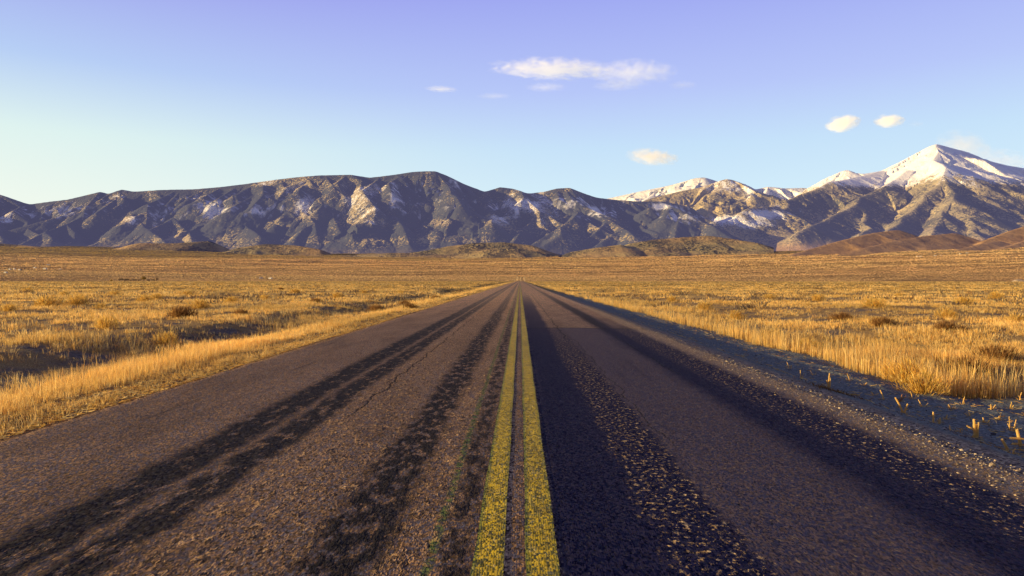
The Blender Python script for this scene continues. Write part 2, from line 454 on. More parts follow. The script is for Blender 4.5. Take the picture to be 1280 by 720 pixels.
def mountain(name, ridges, ang, yr, base, kslope, seed, mat, label, rib=1.0, cols=1300, rows=430, power=1.25, rough=1.0, paint=None, exact=.25, front=900, warp=1.0, side=.02, soft=24):
    a0, a1 = ang
    A = np.linspace(a0, a1, cols)                # tan(angle)
    Yv = np.linspace(yr[0], yr[1], rows)
    TA, Y = np.meshgrid(A, Yv); X = TA*Y
    # domain warp that vanishes on ridge crests
    n1 = fbm(X/1100, Y/1100, 4, seed+1); n2 = fbm(X/350, Y/350, 4, seed+2)
    global SS
    Z = np.full(X.shape, base-120.); S = np.zeros_like(X); Dw = np.zeros_like(X); Hh = np.full(X.shape, base); sid = np.zeros_like(X)
    acc = 0.
    wfac = 1+warp*(.35*n1+.28*n2)
    bases = plain(np.hypot(X, Y), X)-25
    for ri, rd in enumerate(ridges):
        pts = [W(*p) if len(p) == 3 and p[2] > 3000 and p[1] < 1000 else p for p in rd]
        for p, q in zip(pts[:-1], pts[1:]):
            vx, vy = q[0]-p[0], q[1]-p[1]; L2 = vx*vx+vy*vy; L = math.sqrt(L2)
            t = np.clip(((X-p[0])*vx+(Y-p[1])*vy)/L2, 0, 1)
            d = np.hypot(X-(p[0]+vx*t), Y-(p[1]+vy*t))
            h = p[2]+(q[2]-p[2])*t
            dd = d*wfac
            rel = np.maximum(h-bases, 5)
            u = dd*kslope/rel
            z = bases+rel*np.maximum(1-u/1.35, -.2)*(1 if power == 1 else 1)
            z = np.where(u < 1.35, bases+rel*np.clip(1-u/1.35, 0, 1)**power, z-10)
            m = z > Z
            Z = np.where(m, z, Z); S = np.where(m, acc+t*L, S); Dw = np.where(m, d, Dw); Hh = np.where(m, h, Hh); sid = np.where(m, ri, sid)
            acc += L
        acc += 977
    Z = bases+(Z-bases)*sstep(yr[0]-50, yr[0]+front, Y)*sstep(a0, a0+side, TA)
    hr = np.clip(Z-bases, 0, None); SS = S+sid*310
    lift = Z.copy()
    for _ in range(soft):                       # weathered, rounded crests
        Z[1:-1] = .25*Z[:-2]+.5*Z[1:-1]+.25*Z[2:]
        Z[:, 1:-1] = .25*Z[:, :-2]+.5*Z[:, 1:-1]+.25*Z[:, 2:]
    Z = Z+(lift-Z)*.35
    # ribs and gullies running down from the crests
    g1 = np.abs(perlin(S/330+.8*warp*n1, Dw/1500+sid*3.1, seed+5))
    g2 = np.abs(perlin(S/120+1.2*warp*n2, Dw/520+sid*1.7, seed+6))
    amp = sstep(20, 420, Dw)*np.minimum(hr, 500)/500
    Z = Z-rib*amp*(80*(1-2.2*g1)+34*(1-2.2*g2))*.9
    rg = ridged(X/420+.5*n2, Y/420, 5, seed+8)
    Z = Z+rough*(rg-.62)*np.minimum(hr, 400)/400*48*sstep(0, 250, Dw)
    Z = Z+rough*(3+exact*12*sstep(0, 60, Dw))*fbm(X/55, Y/55, 4, seed+9)*np.minimum(hr, 120)/120
    0 and print(name, np.isnan(Z).sum(), Z.min(), Z.max(), 'front', (Z-ground_z(X,Y))[0].max(), 'PYlow')
    PXp = X/Y*F+650; PYp = 350-(Z-EYE)/Y*F
    attrs = paint(X, Y, Z, PXp, PYp, Dw, hr) if paint else {}
    o = np_mesh(name, np.stack([X, Y, Z], -1).reshape(-1, 3), grid_faces(rows, cols), mat, smooth=True, attrs={k: v.ravel() for k, v in attrs.items()})
    tag(o, label, 'mountain', kind='structure')
    return o

def gsum(PX, PY, lst):
    s = np.zeros_like(PX)
    for (x, y, rx, ry_, a) in lst:
        s = np.maximum(s, a*np.exp(-((PX-x)/rx)**2-((PY-y)/ry_)**2))
    return s

def mountain_mat(name, snow_tint=(.96, .93, .85), forest=(.055, .062, .056), grass=(.33, .27, .12), dot=.034, haze_glow=(.060, .058, .112)):
    k = NT(name)
    P = k.pos()
    sn = k.attr('snow'); rk = k.attr('rock'); fo = k.attr('forest'); br = k.attr('brown')
    nA = k.noise(P, dot, 3, .7); nB = k.noise(P, dot*.28, 4, .65); nC = k.noise(P, dot*3, 2, .6)
    grd = k.mix(k.ss(.35, .65, nB), grass, (grass[0]*1.6, grass[1]*1.5, grass[2]*1.4))
    trees = k.ss(k.m('SUBTRACT', .86, k.mul(fo, .62)), k.m('SUBTRACT', .92, k.mul(fo, .54)), k.add(k.mul(nA, .72), k.mul(nC, .28)))
    rock = k.mix(k.ss(.35, .65, nA), (.26, .20, .12), (.58, .47, .28))
    col = k.mix(rk, grd, rock)
    col = k.mix(br, col, k.mix(k.ss(.35, .65, nB), (.48, .28, .11), (.66, .40, .16)))
    sm = k.ss(.50, .56, k.add(k.mul(sn, .9), k.mul(k.m('SUBTRACT', nA, .5), 1.5), k.mul(k.m('SUBTRACT', nB, .5), .7), k.mul(k.m('SUBTRACT', nC, .5), 1.1)))
    col = k.mix(sm, col, snow_tint)
    tcut = k.mul(trees, k.m('SUBTRACT', 1.0, k.mul(k.ss(.72, 1.0, sn), 1.0)), k.m('SUBTRACT', 1.0, k.mul(br, .95)))
    col = k.mix(tcut, col, forest)
    hb = k.add(k.mul(nA, 9.), k.mul(nC, 3.), k.mul(trees, 5.))
    b = k.bump(hb, .8, 1.0)
    return k.out(col, .9, b, .1, emit=haze_glow)  # distance haze painted in as a constant violet glow of the slope

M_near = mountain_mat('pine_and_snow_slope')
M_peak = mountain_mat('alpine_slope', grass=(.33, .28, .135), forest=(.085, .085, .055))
M_hill = mountain_mat('bare_brown_hill', haze_glow=(.014, .012, .028))

def paint_near(X, Y, Z, PX, PY, Dw, hr):
    gx = np.gradient(Z, axis=1)/np.maximum(np.gradient(X, axis=1), .1)
    shade = sstep(-.25, .35, -gx)          # faces turned away from the sun hold the snow
    streak = .6*fbm(SS/75, Dw/500, 3, 91)+.5*fbm(X/60, Y/80, 3, 92)
    elev = sstep(40, 320, Z-plain(np.hypot(X, Y)))
    snow = .50+.42*streak+.18*shade*elev+.06*sstep(300, 900, hr)
    snow = snow*elev-.22*(1-sstep(120, 420, Z-plain(np.hypot(X, Y))))
    snow = snow+gsum(PX, PY, [(265, 262, 26, 11, .36), (225, 268, 30, 12, .2), (205, 272, 18, 8, .22), (70, 262, 35, 12, .2), (340, 262, 30, 9, .24), (480, 240, 24, 12, .12), (445, 262, 22, 14, .10), (380, 252, 14, 12, .2), (545, 250, 14, 8, .2), (560, 262, 14, 5, .2), (490, 250, 6, 12, .12), (640, 258, 25, 10, .26), (700, 252, 30, 12, .25), (748, 266, 20, 9, .34), (670, 285, 20, 8, .1), (745, 285, 18, 8, .18), (826, 259, 13, 4, .55), (850, 272, 35, 9, .25), (900, 282, 30, 8, .22), (595, 214, 20, 5, .2)])
    snow = snow-gsum(PX, PY, [(400, 228, 60, 12, .25), (545, 222, 26, 9, .1), (605, 240, 25, 8, .25), (710, 240, 25, 7, .3), (520, 292, 60, 10, .2), (590, 265, 20, 16, .1)])
    rock = gsum(PX, PY, [(160, 277, 13, 8, 1), (193, 283, 7, 6, 1), (222, 294, 14, 8, .7), (378, 262, 13, 13, .9), (460, 255, 32, 18, .45), (545, 278, 22, 5, .8), (650, 255, 26, 12, .6), (145, 246, 12, 5, .8), (462, 278, 14, 4, .8), (110, 241, 16, 4, .6), (4, 275, 8, 8, .8), (330, 229, 14, 4, .6), (620, 275, 12, 12, .4)])
    rock = np.clip(.8*rock*(1+.9*fbm(X/60, Y/60, 3, 93)), 0, 1)
    forest = .86+.40*fbm(X/400, Y/400, 3, 94)+.10*shade-.55*rock-.3*gsum(PX, PY, [(400, 232, 60, 20, .6), (680, 275, 50, 25, .6), (500, 300, 500, 6, .5)])
    brown = .35*(1-sstep(10, 110, hr))
    return dict(snow=snow, rock=rock, forest=np.clip(forest, 0, 1), brown=brown)

L_ridges = [
 [(-420, 250, 9300), (-260, 262, 8900), (-120, 236, 8600), (-40, 231, 8400), (0, 243, 8300), (33, 254, 8300), (55, 251, 8250), (80, 248, 8200), (123, 238, 8200), (133, 241, 8200), (150, 235, 8200), (165, 238, 8200), (198, 236, 8200), (240, 235, 8200), (275, 232, 8200), (310, 228, 8200), (345, 223, 8200), (370, 220, 8200), (400, 218, 8200), (437, 217, 8200), (462, 221, 8200), (495, 217, 8250), (515, 214, 8250), (530, 213, 8250), (545, 213, 8250), (560, 219, 8250), (580, 229, 8250), (606, 239, 8250), (625, 233, 8250), (640, 235, 8250), (660, 241, 8200), (680, 239, 8200), (695, 235, 8200), (712, 234, 8200), (730, 241, 8200), (745, 246, 8200), (770, 249, 8200), (800, 251, 8200), (830, 251, 8300), (862, 258, 8300)],
 [(-120, 236, 8600), (-90, 265, 7900), (-60, 290, 7100)],
 [(-40, 231, 8400), (-20, 255, 7900), (-5, 280, 7300), (0, 298, 6700)],
 [(0, 243, 8300), (12, 262, 7700), (30, 285, 7200), (50, 299, 6700)],
 [(123, 238, 8200), (104, 258, 7700), (80, 278, 7200), (62, 296, 6700)],
 [(150, 235, 8200), (153, 248, 7900), (162, 268, 7400), (178, 283, 7000), (205, 298, 6500)],
 [(198, 236, 8200), (212, 262, 7700), (226, 283, 7100), (238, 299, 6600)],
 [(240, 235, 8200), (270, 256, 7700), (298, 274, 7200), (325, 292, 6600)],
 [(310, 228, 8200), (345, 238, 7900), (378, 246, 7600), (381, 266, 7200), (395, 287, 6700)],
 [(370, 220, 8200), (404, 233, 7900), (420, 248, 7600), (416, 270, 7200), (425, 288, 6700)],
 [(437, 217, 8200), (462, 233, 7900), (482, 248, 7500), (492, 268, 7100), (505, 284, 6800)],
 [(495, 217, 8250), (515, 240, 7800), (536, 256, 7400), (553, 270, 7100), (558, 286, 6700)],
 [(545, 213, 8250), (562, 233, 7800), (585, 254, 7400), (604, 272, 7000)],
 [(640, 235, 8250), (655, 245, 7800), (642, 257, 7500), (615, 272, 7100), (598, 286, 6700)],
 [(680, 239, 8200), (672, 262, 7600), (660, 280, 7100), (640, 299, 6500)],
 [(712, 234, 8200), (726, 254, 7700), (722, 266, 7400), (700, 283, 6900), (665, 301, 6300)],
 [(726, 254, 7700), (760, 273, 7200), (792, 291, 6600)],
 [(770, 249, 8200), (784, 262, 7800), (800, 276, 7300), (820, 290, 6800)],
 [(800, 264, 7600), (816, 257, 7600), (838, 257, 7500), (852, 266, 7250), (880, 278, 7000), (915, 291, 6500)],
]
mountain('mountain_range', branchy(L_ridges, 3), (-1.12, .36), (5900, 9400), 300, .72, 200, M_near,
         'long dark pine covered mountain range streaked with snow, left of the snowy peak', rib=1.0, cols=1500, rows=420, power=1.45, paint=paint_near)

def paint_mid(X, Y, Z, PX, PY, Dw, hr):
    gx = np.gradient(Z, axis=1)/np.maximum(np.gradient(X, axis=1), .1)
    shade = sstep(-.25, .35, -gx)
    streak = fbm(X/80, Y/280, 4, 95)
    snow = .28+.3*streak+gsum(PX, PY, [(905, 232, 30, 12, .30), (935, 240, 18, 12, .42), (955, 268, 30, 9, .75), (910, 276, 28, 8, .7), (940, 280, 30, 8, .6), (925, 250, 12, 8, .2)])-gsum(PX, PY, [(860, 250, 50, 10, .25), (920, 257, 30, 5, .2)])
    forest = .62+.3*fbm(X/400, Y/400, 3, 96)-gsum(PX, PY, [(900, 232, 40, 8, .5)])
    return dict(snow=snow, rock=gsum(PX, PY, [(895, 236, 25, 8, .7)]), forest=np.clip(forest, 0, 1), brown=np.zeros_like(X))
M_ridges = [
 [(790, 256, 9000), (815, 247, 9200), (848, 239, 9300), (870, 235, 9300), (890, 229, 9300), (900, 225.5, 9300), (907, 223.5, 9300), (914, 225, 9300), (922, 230, 9200), (940, 242, 9000), (955, 252, 8800), (985, 262, 8500)],
 [(907, 223.5, 9300), (903, 238, 8950), (892, 250, 8600), (905, 262, 8200)],
 [(985, 262, 8300), (968, 258, 8050), (945, 259, 7800), (925, 266, 7500), (902, 277, 7200), (880, 290, 6800)],
 [(960, 259, 7900), (985, 268, 7700), (1010, 280, 7300)],
]
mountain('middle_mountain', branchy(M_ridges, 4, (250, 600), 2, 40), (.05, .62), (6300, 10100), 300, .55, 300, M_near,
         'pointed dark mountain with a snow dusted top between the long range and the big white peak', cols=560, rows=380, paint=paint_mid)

def paint_white(X, Y, Z, PX, PY, Dw, hr):
    streak = fbm(X/60, Y/300, 4, 97)
    return dict(snow=1.2+.4*streak-.35*sstep(945, 985, PX), rock=np.full(X.shape, .3), forest=np.full(X.shape, .06), brown=np.zeros_like(X))
N_ridges = [
 [(700, 262, 11200), (745, 251, 11400), (763, 247, 11500), (800, 239, 11500), (830, 233, 11500), (850, 228, 11500), (866, 223, 11500), (878, 221.5, 11500), (890, 225, 11500), (905, 230, 11500), (930, 241, 11600), (942, 237, 11800), (958, 233.5, 11800), (978, 235.5, 11800), (1005, 235, 11800), (1040, 244, 11700)],
 [(878, 221.5, 11500), (862, 240, 10900), (845, 258, 10200)],
 [(830, 233, 11500), (805, 250, 10900)], [(958, 233.5, 11800), (952, 250, 11000)],
]
mountain('snow_ridge', N_ridges, (.0, .55), (9300, 12600), 300, .5, 400, mountain_mat('high_snow', haze_glow=(.03, .03, .06)),
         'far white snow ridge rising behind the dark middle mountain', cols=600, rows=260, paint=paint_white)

def paint_peak(X, Y, Z, PX, PY, Dw, hr):
    gx = np.gradient(Z, axis=1)/np.maximum(np.gradient(X, axis=1), .1)
    shade = sstep(-.1, .3, -gx)
    st = .8*fbm(SS/110, Dw/900, 3, 98)+.35*fbm(X/70, Y/90, 3, 92)
    # tree line: snow covered above about 1500 m over the plain
    rel = Z
    snow = .16+1.25*sstep(1080, 1640, rel+160*st)+.20*st+.10*shade*sstep(600, 1200, rel)
    snow = snow+gsum(PX, PY, [(1085, 258, 24, 6, .42), (1060, 264, 24, 5, .36), (1138, 252, 14, 4, .4), (1145, 249, 20, 5, .25), (998, 263, 9, 6, .5), (1140, 240, 25, 4, .22), (1110, 232, 40, 4, .2), (1215, 250, 10, 12, .25), (1205, 236, 18, 12, .3), (1250, 245, 20, 12, .15)])
    snow = snow-gsum(PX, PY, [(1040, 240, 40, 7, .25), (1120, 290, 60, 10, .2), (1235, 275, 30, 20, .2)])
    forest = .86+.32*fbm(X/500, Y/500, 4, 99)-.55*sstep(1100, 1500, rel)-.22*(1-shade)
    rock = .12+.5*sstep(1250, 1650, rel)+gsum(PX, PY, [(1030, 288, 30, 5, .6), (1150, 287, 25, 4, .6)])
    brown = .9*(1-sstep(20, 160, hr))
    return dict(snow=snow, rock=np.clip(rock, 0, 1), forest=np.clip(forest, 0, 1), brown=brown)
P_ridges = [
 [(985, 252, 10300), (1008, 237, 10500), (1020, 228, 10500), (1030, 222, 10500), (1045, 215.5, 10500), (1055, 211, 10500), (1061, 216, 10450), (1075, 217, 10400), (1097, 214, 10500), (1110, 208, 10500), (1120, 203, 10500), (1145, 190, 10500), (1158, 182.5, 10500), (1165, 180.5, 10500), (1180, 185, 10700), (1200, 190, 11000), (1222, 200, 11400), (1250, 207, 11900), (1280, 212, 12300), (1330, 222, 12500), (1450, 235, 12500), (1600, 262, 12500)],
 [(1165, 180.5, 10500), (1168, 191, 10000), (1172, 205, 9400), (1174, 219, 8850), (1188, 241, 8250), (1202, 262, 7650), (1214, 280, 7100), (1222, 294, 6650)],
 [(1097, 214, 10400), (1055, 224, 9700), (1015, 237, 9100), (982, 250, 8600), (962, 266, 8000), (952, 284, 7300)],
 [(1130, 212, 9700), (1100, 234, 9000), (1066, 256, 8200), (1025, 277, 7400), (990, 292, 6700)],
 [(1174, 219, 8850), (1152, 242, 8350), (1138, 262, 7800), (1120, 280, 7200), (1100, 292, 6600)],
 [(1188, 243, 8200), (1172, 264, 7600), (1165, 282, 7100), (1158, 294, 6600)],
 [(1066, 262, 8200), (1075, 278, 7600), (1070, 291, 7000)],
 [(1330, 222, 12500), (1352, 250, 10500), (1372, 285, 8200)],
]
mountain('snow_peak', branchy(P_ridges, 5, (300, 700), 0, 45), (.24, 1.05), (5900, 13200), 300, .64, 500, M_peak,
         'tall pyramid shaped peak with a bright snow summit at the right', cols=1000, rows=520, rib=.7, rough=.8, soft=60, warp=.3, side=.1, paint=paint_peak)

def paint_hill(X, Y, Z, PX, PY, Dw, hr):
    f = .10+.25*fbm(X/300, Y/300, 3, 101)
    return dict(snow=np.full(X.shape, -.2), rock=np.zeros_like(X), forest=np.clip(f, 0, 1), brown=np.full(X.shape, .95))
O_ridges = [
 [(985, 318, 5000), (1010, 311, 5200), (1050, 300, 5500), (1088, 291, 5850), (1120, 287, 6100)],
 [(1040, 319, 4800), (1075, 310, 5000), (1110, 302, 5300), (1150, 295, 5650), (1190, 291, 5950)],
 [(1130, 321, 4600), (1190, 312, 4800), (1228, 303, 5150), (1245, 301, 5300)],
 [(1215, 319, 4700), (1260, 306, 5100), (1305, 290, 5600)],
 [(1222, 302, 5600), (1258, 288, 5950), (1300, 275, 6300), (1350, 280, 6400)],
]
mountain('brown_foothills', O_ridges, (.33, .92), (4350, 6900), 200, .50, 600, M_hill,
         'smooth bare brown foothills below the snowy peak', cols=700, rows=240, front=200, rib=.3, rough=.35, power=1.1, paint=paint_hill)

def paint_low(X, Y, Z, PX, PY, Dw, hr):
    f = .62+.5*fbm(X/260, Y/260, 3, 103)
    return dict(snow=np.full(X.shape, -.1)+.1*fbm(X/100, Y/100, 3, 104), rock=np.zeros_like(X), forest=np.clip(f, 0, 1), brown=np.clip(.30+.9*fbm(X/500, Y/300, 3, 105), 0, 1))
Q_ridges = [
 [(105, 321, 5600), (140, 310, 5800), (170, 303, 5900), (215, 303, 6000), (260, 300, 6200)],
 [(340, 322, 5500), (368, 317, 5500), (400, 318, 5500), (440, 322, 5500)],
 [(505, 316, 5700), (535, 312, 5800), (560, 307, 5900), (592, 303, 6000), (630, 302, 6100), (665, 306, 6100)],
 [(575, 318, 5500), (610, 311, 5550), (640, 309, 5600), (672, 314, 5600)],
 [(785, 304, 5900), (815, 299, 6000), (850, 296, 6100), (885, 294, 6150), (915, 298, 6100), (945, 303, 6000)],
 [(715, 314, 5700), (745, 309, 5750), (775, 305, 5800), (800, 311, 5800)],
 [(300, 308, 5900), (330, 304, 6000), (370, 306, 6000), (400, 311, 5900)],
 [(-60, 312, 5900), (-10, 303, 6000), (30, 306, 6000), (70, 312, 5900)],
]
rq = random.Random(12)
for _ in range(30):
    px_ = rq.uniform(-90, 940); D_ = rq.uniform(5500, 6450); top = 350-(float(plain(D_))+rq.uniform(10, 60))/D_*F
    wd_ = rq.uniform(25, 75); sl = rq.uniform(-1, 1)
    Q_ridges.append([(px_-wd_, top+3+2*sl, D_-80), (px_, top, D_), (px_+wd_*.6, top+2-2*sl, D_+60), (px_+wd_*1.3, top+6, D_-60)])
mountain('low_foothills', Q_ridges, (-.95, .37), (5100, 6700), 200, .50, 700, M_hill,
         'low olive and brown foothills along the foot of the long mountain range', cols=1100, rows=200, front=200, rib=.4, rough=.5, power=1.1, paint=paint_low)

# ------------------------------------------------------------------ grass
gm = NT('dry_grass')
tint = gm.attr('tint', True)
ph = gm.pos()
M_grass = gm.out(tint, .7, None, .15, translucent=.48)

STRAW = np.array([[.98, .66, .21], [.95, .60, .15], [.98, .76, .34], [.84, .48, .11], [.97, .70, .28], [.58, .30, .08]])

def blades(base, h, lean, az, width, col, curve=.35):
    """base (n,3), h, lean (horizontal tip offset), az direction of lean, width, col (n,3) -> verts, tris, tint"""
    n = len(base)
    fa = rng.uniform(0, np.pi, n)
    wx_, wy_ = np.cos(fa)*width/2, np.sin(fa)*width/2
    lx, ly = np.cos(az)*lean, np.sin(az)*lean
    V = np.empty((n, 5, 3))
    V[:, 0] = base+np.stack([-wx_, -wy_, 0*h], 1); V[:, 1] = base+np.stack([wx_, wy_, 0*h], 1)
    mx, my, mz = lx*curve, ly*curve, h*.6
    V[:, 2] = base+np.stack([mx-wx_*.75, my-wy_*.75, mz], 1); V[:, 3] = base+np.stack([mx+wx_*.75, my+wy_*.75, mz], 1)
    V[:, 4] = base+np.stack([lx, ly, h], 1)
    i = np.arange(n)[:, None]*5
    T = np.concatenate([i+[0, 1, 3], i+[0, 3, 2], i+[2, 3, 4]], 0)
    C = np.repeat(col[:, None, :], 5, 1)
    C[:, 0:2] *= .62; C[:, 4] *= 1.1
    return V.reshape(-1, 3), T, C.reshape(-1, 3)

def grow(name, pts, hts, nb, spread, w, pal, leanf, label, dark=None, kind='stuff', parent=None, mat=None, cat='grass', vary=.25):
    """pts (n,2) clump centres; nb blades in each"""
    n = len(pts)
    idx = np.repeat(np.arange(n), nb)
    m = len(idx)
    rr = spread[idx]*np.sqrt(rng.random(m)); aa = rng.uniform(0, 2*np.pi, m)
    bx = pts[idx, 0]+rr*np.cos(aa); by = pts[idx, 1]+rr*np.sin(aa)
    bz = ground_z(bx, by)-.015
    h = hts[idx]*rng.uniform(.45, 1.1, m)
    az = aa+rng.normal(0, .5, m)
    lean = h*np.abs(rng.normal(0, leanf, m))*(.4+rr/np.maximum(spread[idx], 1e-3))
    cc = pal[rng.integers(0, len(pal), n)][idx]*.6+pal[rng.integers(0, len(pal), m)]*.4
    cc = cc*rng.uniform(1-vary, 1+vary*.6, m)[:, None]
    if dark is not None: cc = cc*dark[idx][:, None]
    return blades(np.stack([bx, by, bz], 1), h, lean, az, w[idx]*rng.uniform(.6, 1.3, m), cc)

def scatter(n, d0, d1, pw=1.0):
    """points in the fan in front of the road traveller, density ~ d^-pw per area; fan wide enough for a step aside"""
    u = rng.random(n)
    e = 2-pw
    d = (d0**e+(d1**e-d0**e)*u)**(1/e)
    t = rng.uniform(-1.0, 1.0, n)
    return np.stack([t*d, d], 1)

def field_density(x, y):
    """how thick the grass stands: 0..1"""
    n = fbm(x/3.2, y/4.5, 3, 71); n2 = fbm(x/14, y/22, 3, 72)
    base = np.clip(.36+1.8*n+.9*n2, 0.04, 1)*np.where((x > 0) & (x < 8.5) & (y < 30), .45, 1)
    # right: bare ditch up to the stalk row
    edge = 6.1+.45*perlin(y/2.5, y*0, 73)-.02*np.clip(y-10, 0, 90)
    edge = np.maximum(edge, 4.2)
    yn = 9.3+.5*perlin(x/1.3, x*0, 74)
    r = np.where(x > 0, sstep(edge-.05, edge+.25, x)*np.maximum(sstep(yn, yn+.6, y), sstep(9.5, 12, x))*(1-.75*sstep(7.0, 7.5, x)*(1-sstep(11, 13, y))), 1.)
    # left: thick verge, thin ditch
    lx = -x
    l = np.where(x < 0, sstep(4.15, 4.7, lx)*(1-.25*np.exp(-((lx-9.0)/.9)**2))*(1-.15*np.exp(-((lx-6.9)/.5)**2)), 1.)
    verge = np.where(x < 0, np.exp(-((lx-5.6)/1.0)**2), 0)
    return np.clip(base*(1-verge)+verge*.95, 0, 1)*r*l

Vs, Ts, Cs = [], [], []
def put(res):
    off = sum(len(v) for v in Vs)
    Vs.append(res[0]); Ts.append(res[1]+off); Cs.append(res[2])

for (n, d0, d1, nb, wd, hh, sp) in ((60000, 3.0, 16, 11, .0042, .17, .07), (85000, 14, 45, 9, .010, .17, .11), (75000, 40, 140, 7, .028, .22, .26), (50000, 120, 700, 6, .10, .30, .8)):
    pts = scatter(n, d0, d1, .8 if d0 < 10 else 1.3)
    den = field_density(pts[:, 0], pts[:, 1])
    keep = rng.random(n) < den
    pts = pts[keep]; m = len(pts)
    vary_h = 1+.9*fbm(pts[:, 0]/2.6, pts[:, 1]/3.4, 3, 75)
    tall = np.where((pts[:, 0] > 0) & (pts[:, 0] < 9), 1.35, 1.0)
    vg = (pts[:, 0] < 0) & (pts[:, 0] > -5.1)
    tall = np.where(vg, .5, tall)
    h = .86*hh*np.clip(vary_h, .35, 2.2)*rng.uniform(.6, 1.3, m)*tall
    nn = fbm(pts[:, 0]/6+7, pts[:, 1]/(9 if d0 < 100 else 40), 3, 76)
    pal = STRAW
    dark = np.clip(1.08+.6*nn, .65, 1.25)
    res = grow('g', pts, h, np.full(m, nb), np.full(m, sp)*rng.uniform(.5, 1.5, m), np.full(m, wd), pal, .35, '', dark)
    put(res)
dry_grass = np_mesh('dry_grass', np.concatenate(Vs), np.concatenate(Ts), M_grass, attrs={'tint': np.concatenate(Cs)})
tag(dry_grass, 'short golden dry grass covering the verges and fields on both sides of the road', 'grass', kind='stuff')

# low grey-brown scrub between the grass (ground cover)
Vs, Ts, Cs = [], [], []
SAGE = np.array([[.22, .15, .09], [.30, .20, .11], [.18, .14, .10], [.34, .19, .08], [.26, .21, .14]])
for (n, d0, d1, nb, wd, hh, sp) in ((9000, 5, 40, 26, .006, .11, .14), (16000, 35, 600, 10, .07, .28, .5)):
    pts = scatter(n, d0, d1, 1.2)
    s = fbm(pts[:, 0]/5, pts[:, 1]/7, 3, 81)
    keep = (s > .05) & ((pts[:, 0] < -6.3) | (pts[:, 0] > 7.3))
    pts = pts[keep]; m = len(pts)
    put(grow('s', pts, hh*rng.uniform(.6, 1.4, m), np.full(m, nb), np.full(m, sp)*rng.uniform(.6, 1.5, m), np.full(m, wd), SAGE, .9, ''))
o = np_mesh('low_scrub', np.concatenate(Vs), np.concatenate(Ts), M_grass, attrs={'tint': np.concatenate(Cs)})
tag(o, 'low grey-brown scrub growing between the golden grass', 'ground cover', kind='stuff')

# sagebrush and bunch grass of the rising plain beyond the fields
n = 460000
pts = scatter(n, 850, 6300, 1.25)
sx, sy = pts[:, 0], pts[:, 1]
f1 = fbm(sx/900, sy/420, 4, 121); f2 = fbm(sx/160, sy/90, 3, 122); f3 = fbm(sx/2500, sy/700, 3, 123)
keep = (f2+.5*f1 > -.35) & ((np.abs(sx) > 7) | (sy > 1150))
pts = pts[keep]; sx, sy, f1, f2, f3 = sx[keep], sy[keep], f1[keep], f2[keep], f3[keep]; m = len(pts)
gold = np.array([1., .70, .31]); brown = np.array([.93, .57, .27]); olive = np.array([.36, .26, .11]); dk = np.array([.20, .11, .07])
tb = np.clip(.55+.9*f1+.5*f3, 0, 1)[:, None]
colr = brown*(1-tb)+gold*tb
to = sstep(4100, 6000, sy-sx*.35+1500*f3)[:, None]*.85
colr = colr*(1-to)+olive*to
td = (rng.random(m) < .02+.12*np.clip(f2, 0, 1))[:, None]*.75
colr = colr*(1-td)+dk*td
colr = colr*rng.uniform(.9, 1.1, (m, 1))
hgt_ = np.clip(sy*.00045, .5, 2.2)*rng.uniform(.5, 1.2, m)
az = rng.uniform(0, 6.28, m)
V, T, C = blades(np.column_stack([pts, ground_z(sx, sy)-.3]), hgt_, hgt_*.5, az, hgt_*rng.uniform(2., 5., m), colr)
C[:] = np.repeat(colr, 5, 0)
sgm = NT('sagebrush_leaf'); M_sage = sgm.out(sgm.attr('tint', True), .9, None, .05, translucent=.5)
o = np_mesh('sagebrush', V, T, M_sage, attrs={'tint': C})
tag(o, 'brown and golden sagebrush covering the rising plain below the mountains', 'sagebrush', kind='stuff')

# upright straw stalks along the far lip of the right ditch and on the left verge
Vs, Ts, Cs = [], [], []
def stalk_line(n, xf, yv, hh, nb, wd, sp, pal=STRAW):
    x = xf(yv)
    m = len(x)
    put(grow('t', np.stack([x, yv], 1), hh*rng.uniform(.45, 1.2, m), np.full(m, nb), np.full(m, sp), np.full(m, wd), pal, .13, ''))
yv = 9.4+rng.random(1300)**1.7*40
stalk_line(1300, lambda y: np.maximum(6.15+.45*perlin(y/2.5, y*0, 73)-.02*np.clip(y-10, 0, 90), 4.2)+rng.exponential(.55, len(y))-.25, yv, .48, 7, .0085, .09)
yv = 6.0+rng.random(500)**1.5*60
stalk_line(500, lambda y: -5.0-rng.exponential(.9, len(y)), yv, .32, 3, .007, .10)
yv = 8+rng.random(700)**1.5*60
stalk_line(700, lambda y: -6.6-rng.random(len(y))*9, yv, .36, 3, .008, .15)
o = np_mesh('straw_stalks', np.concatenate(Vs), np.concatenate(Ts), M_grass, attrs={'tint': np.concatenate(Cs)*1.05})
tag(o, 'tall upright straw stalks lining the ditch and verge', 'straw', kind='stuff')

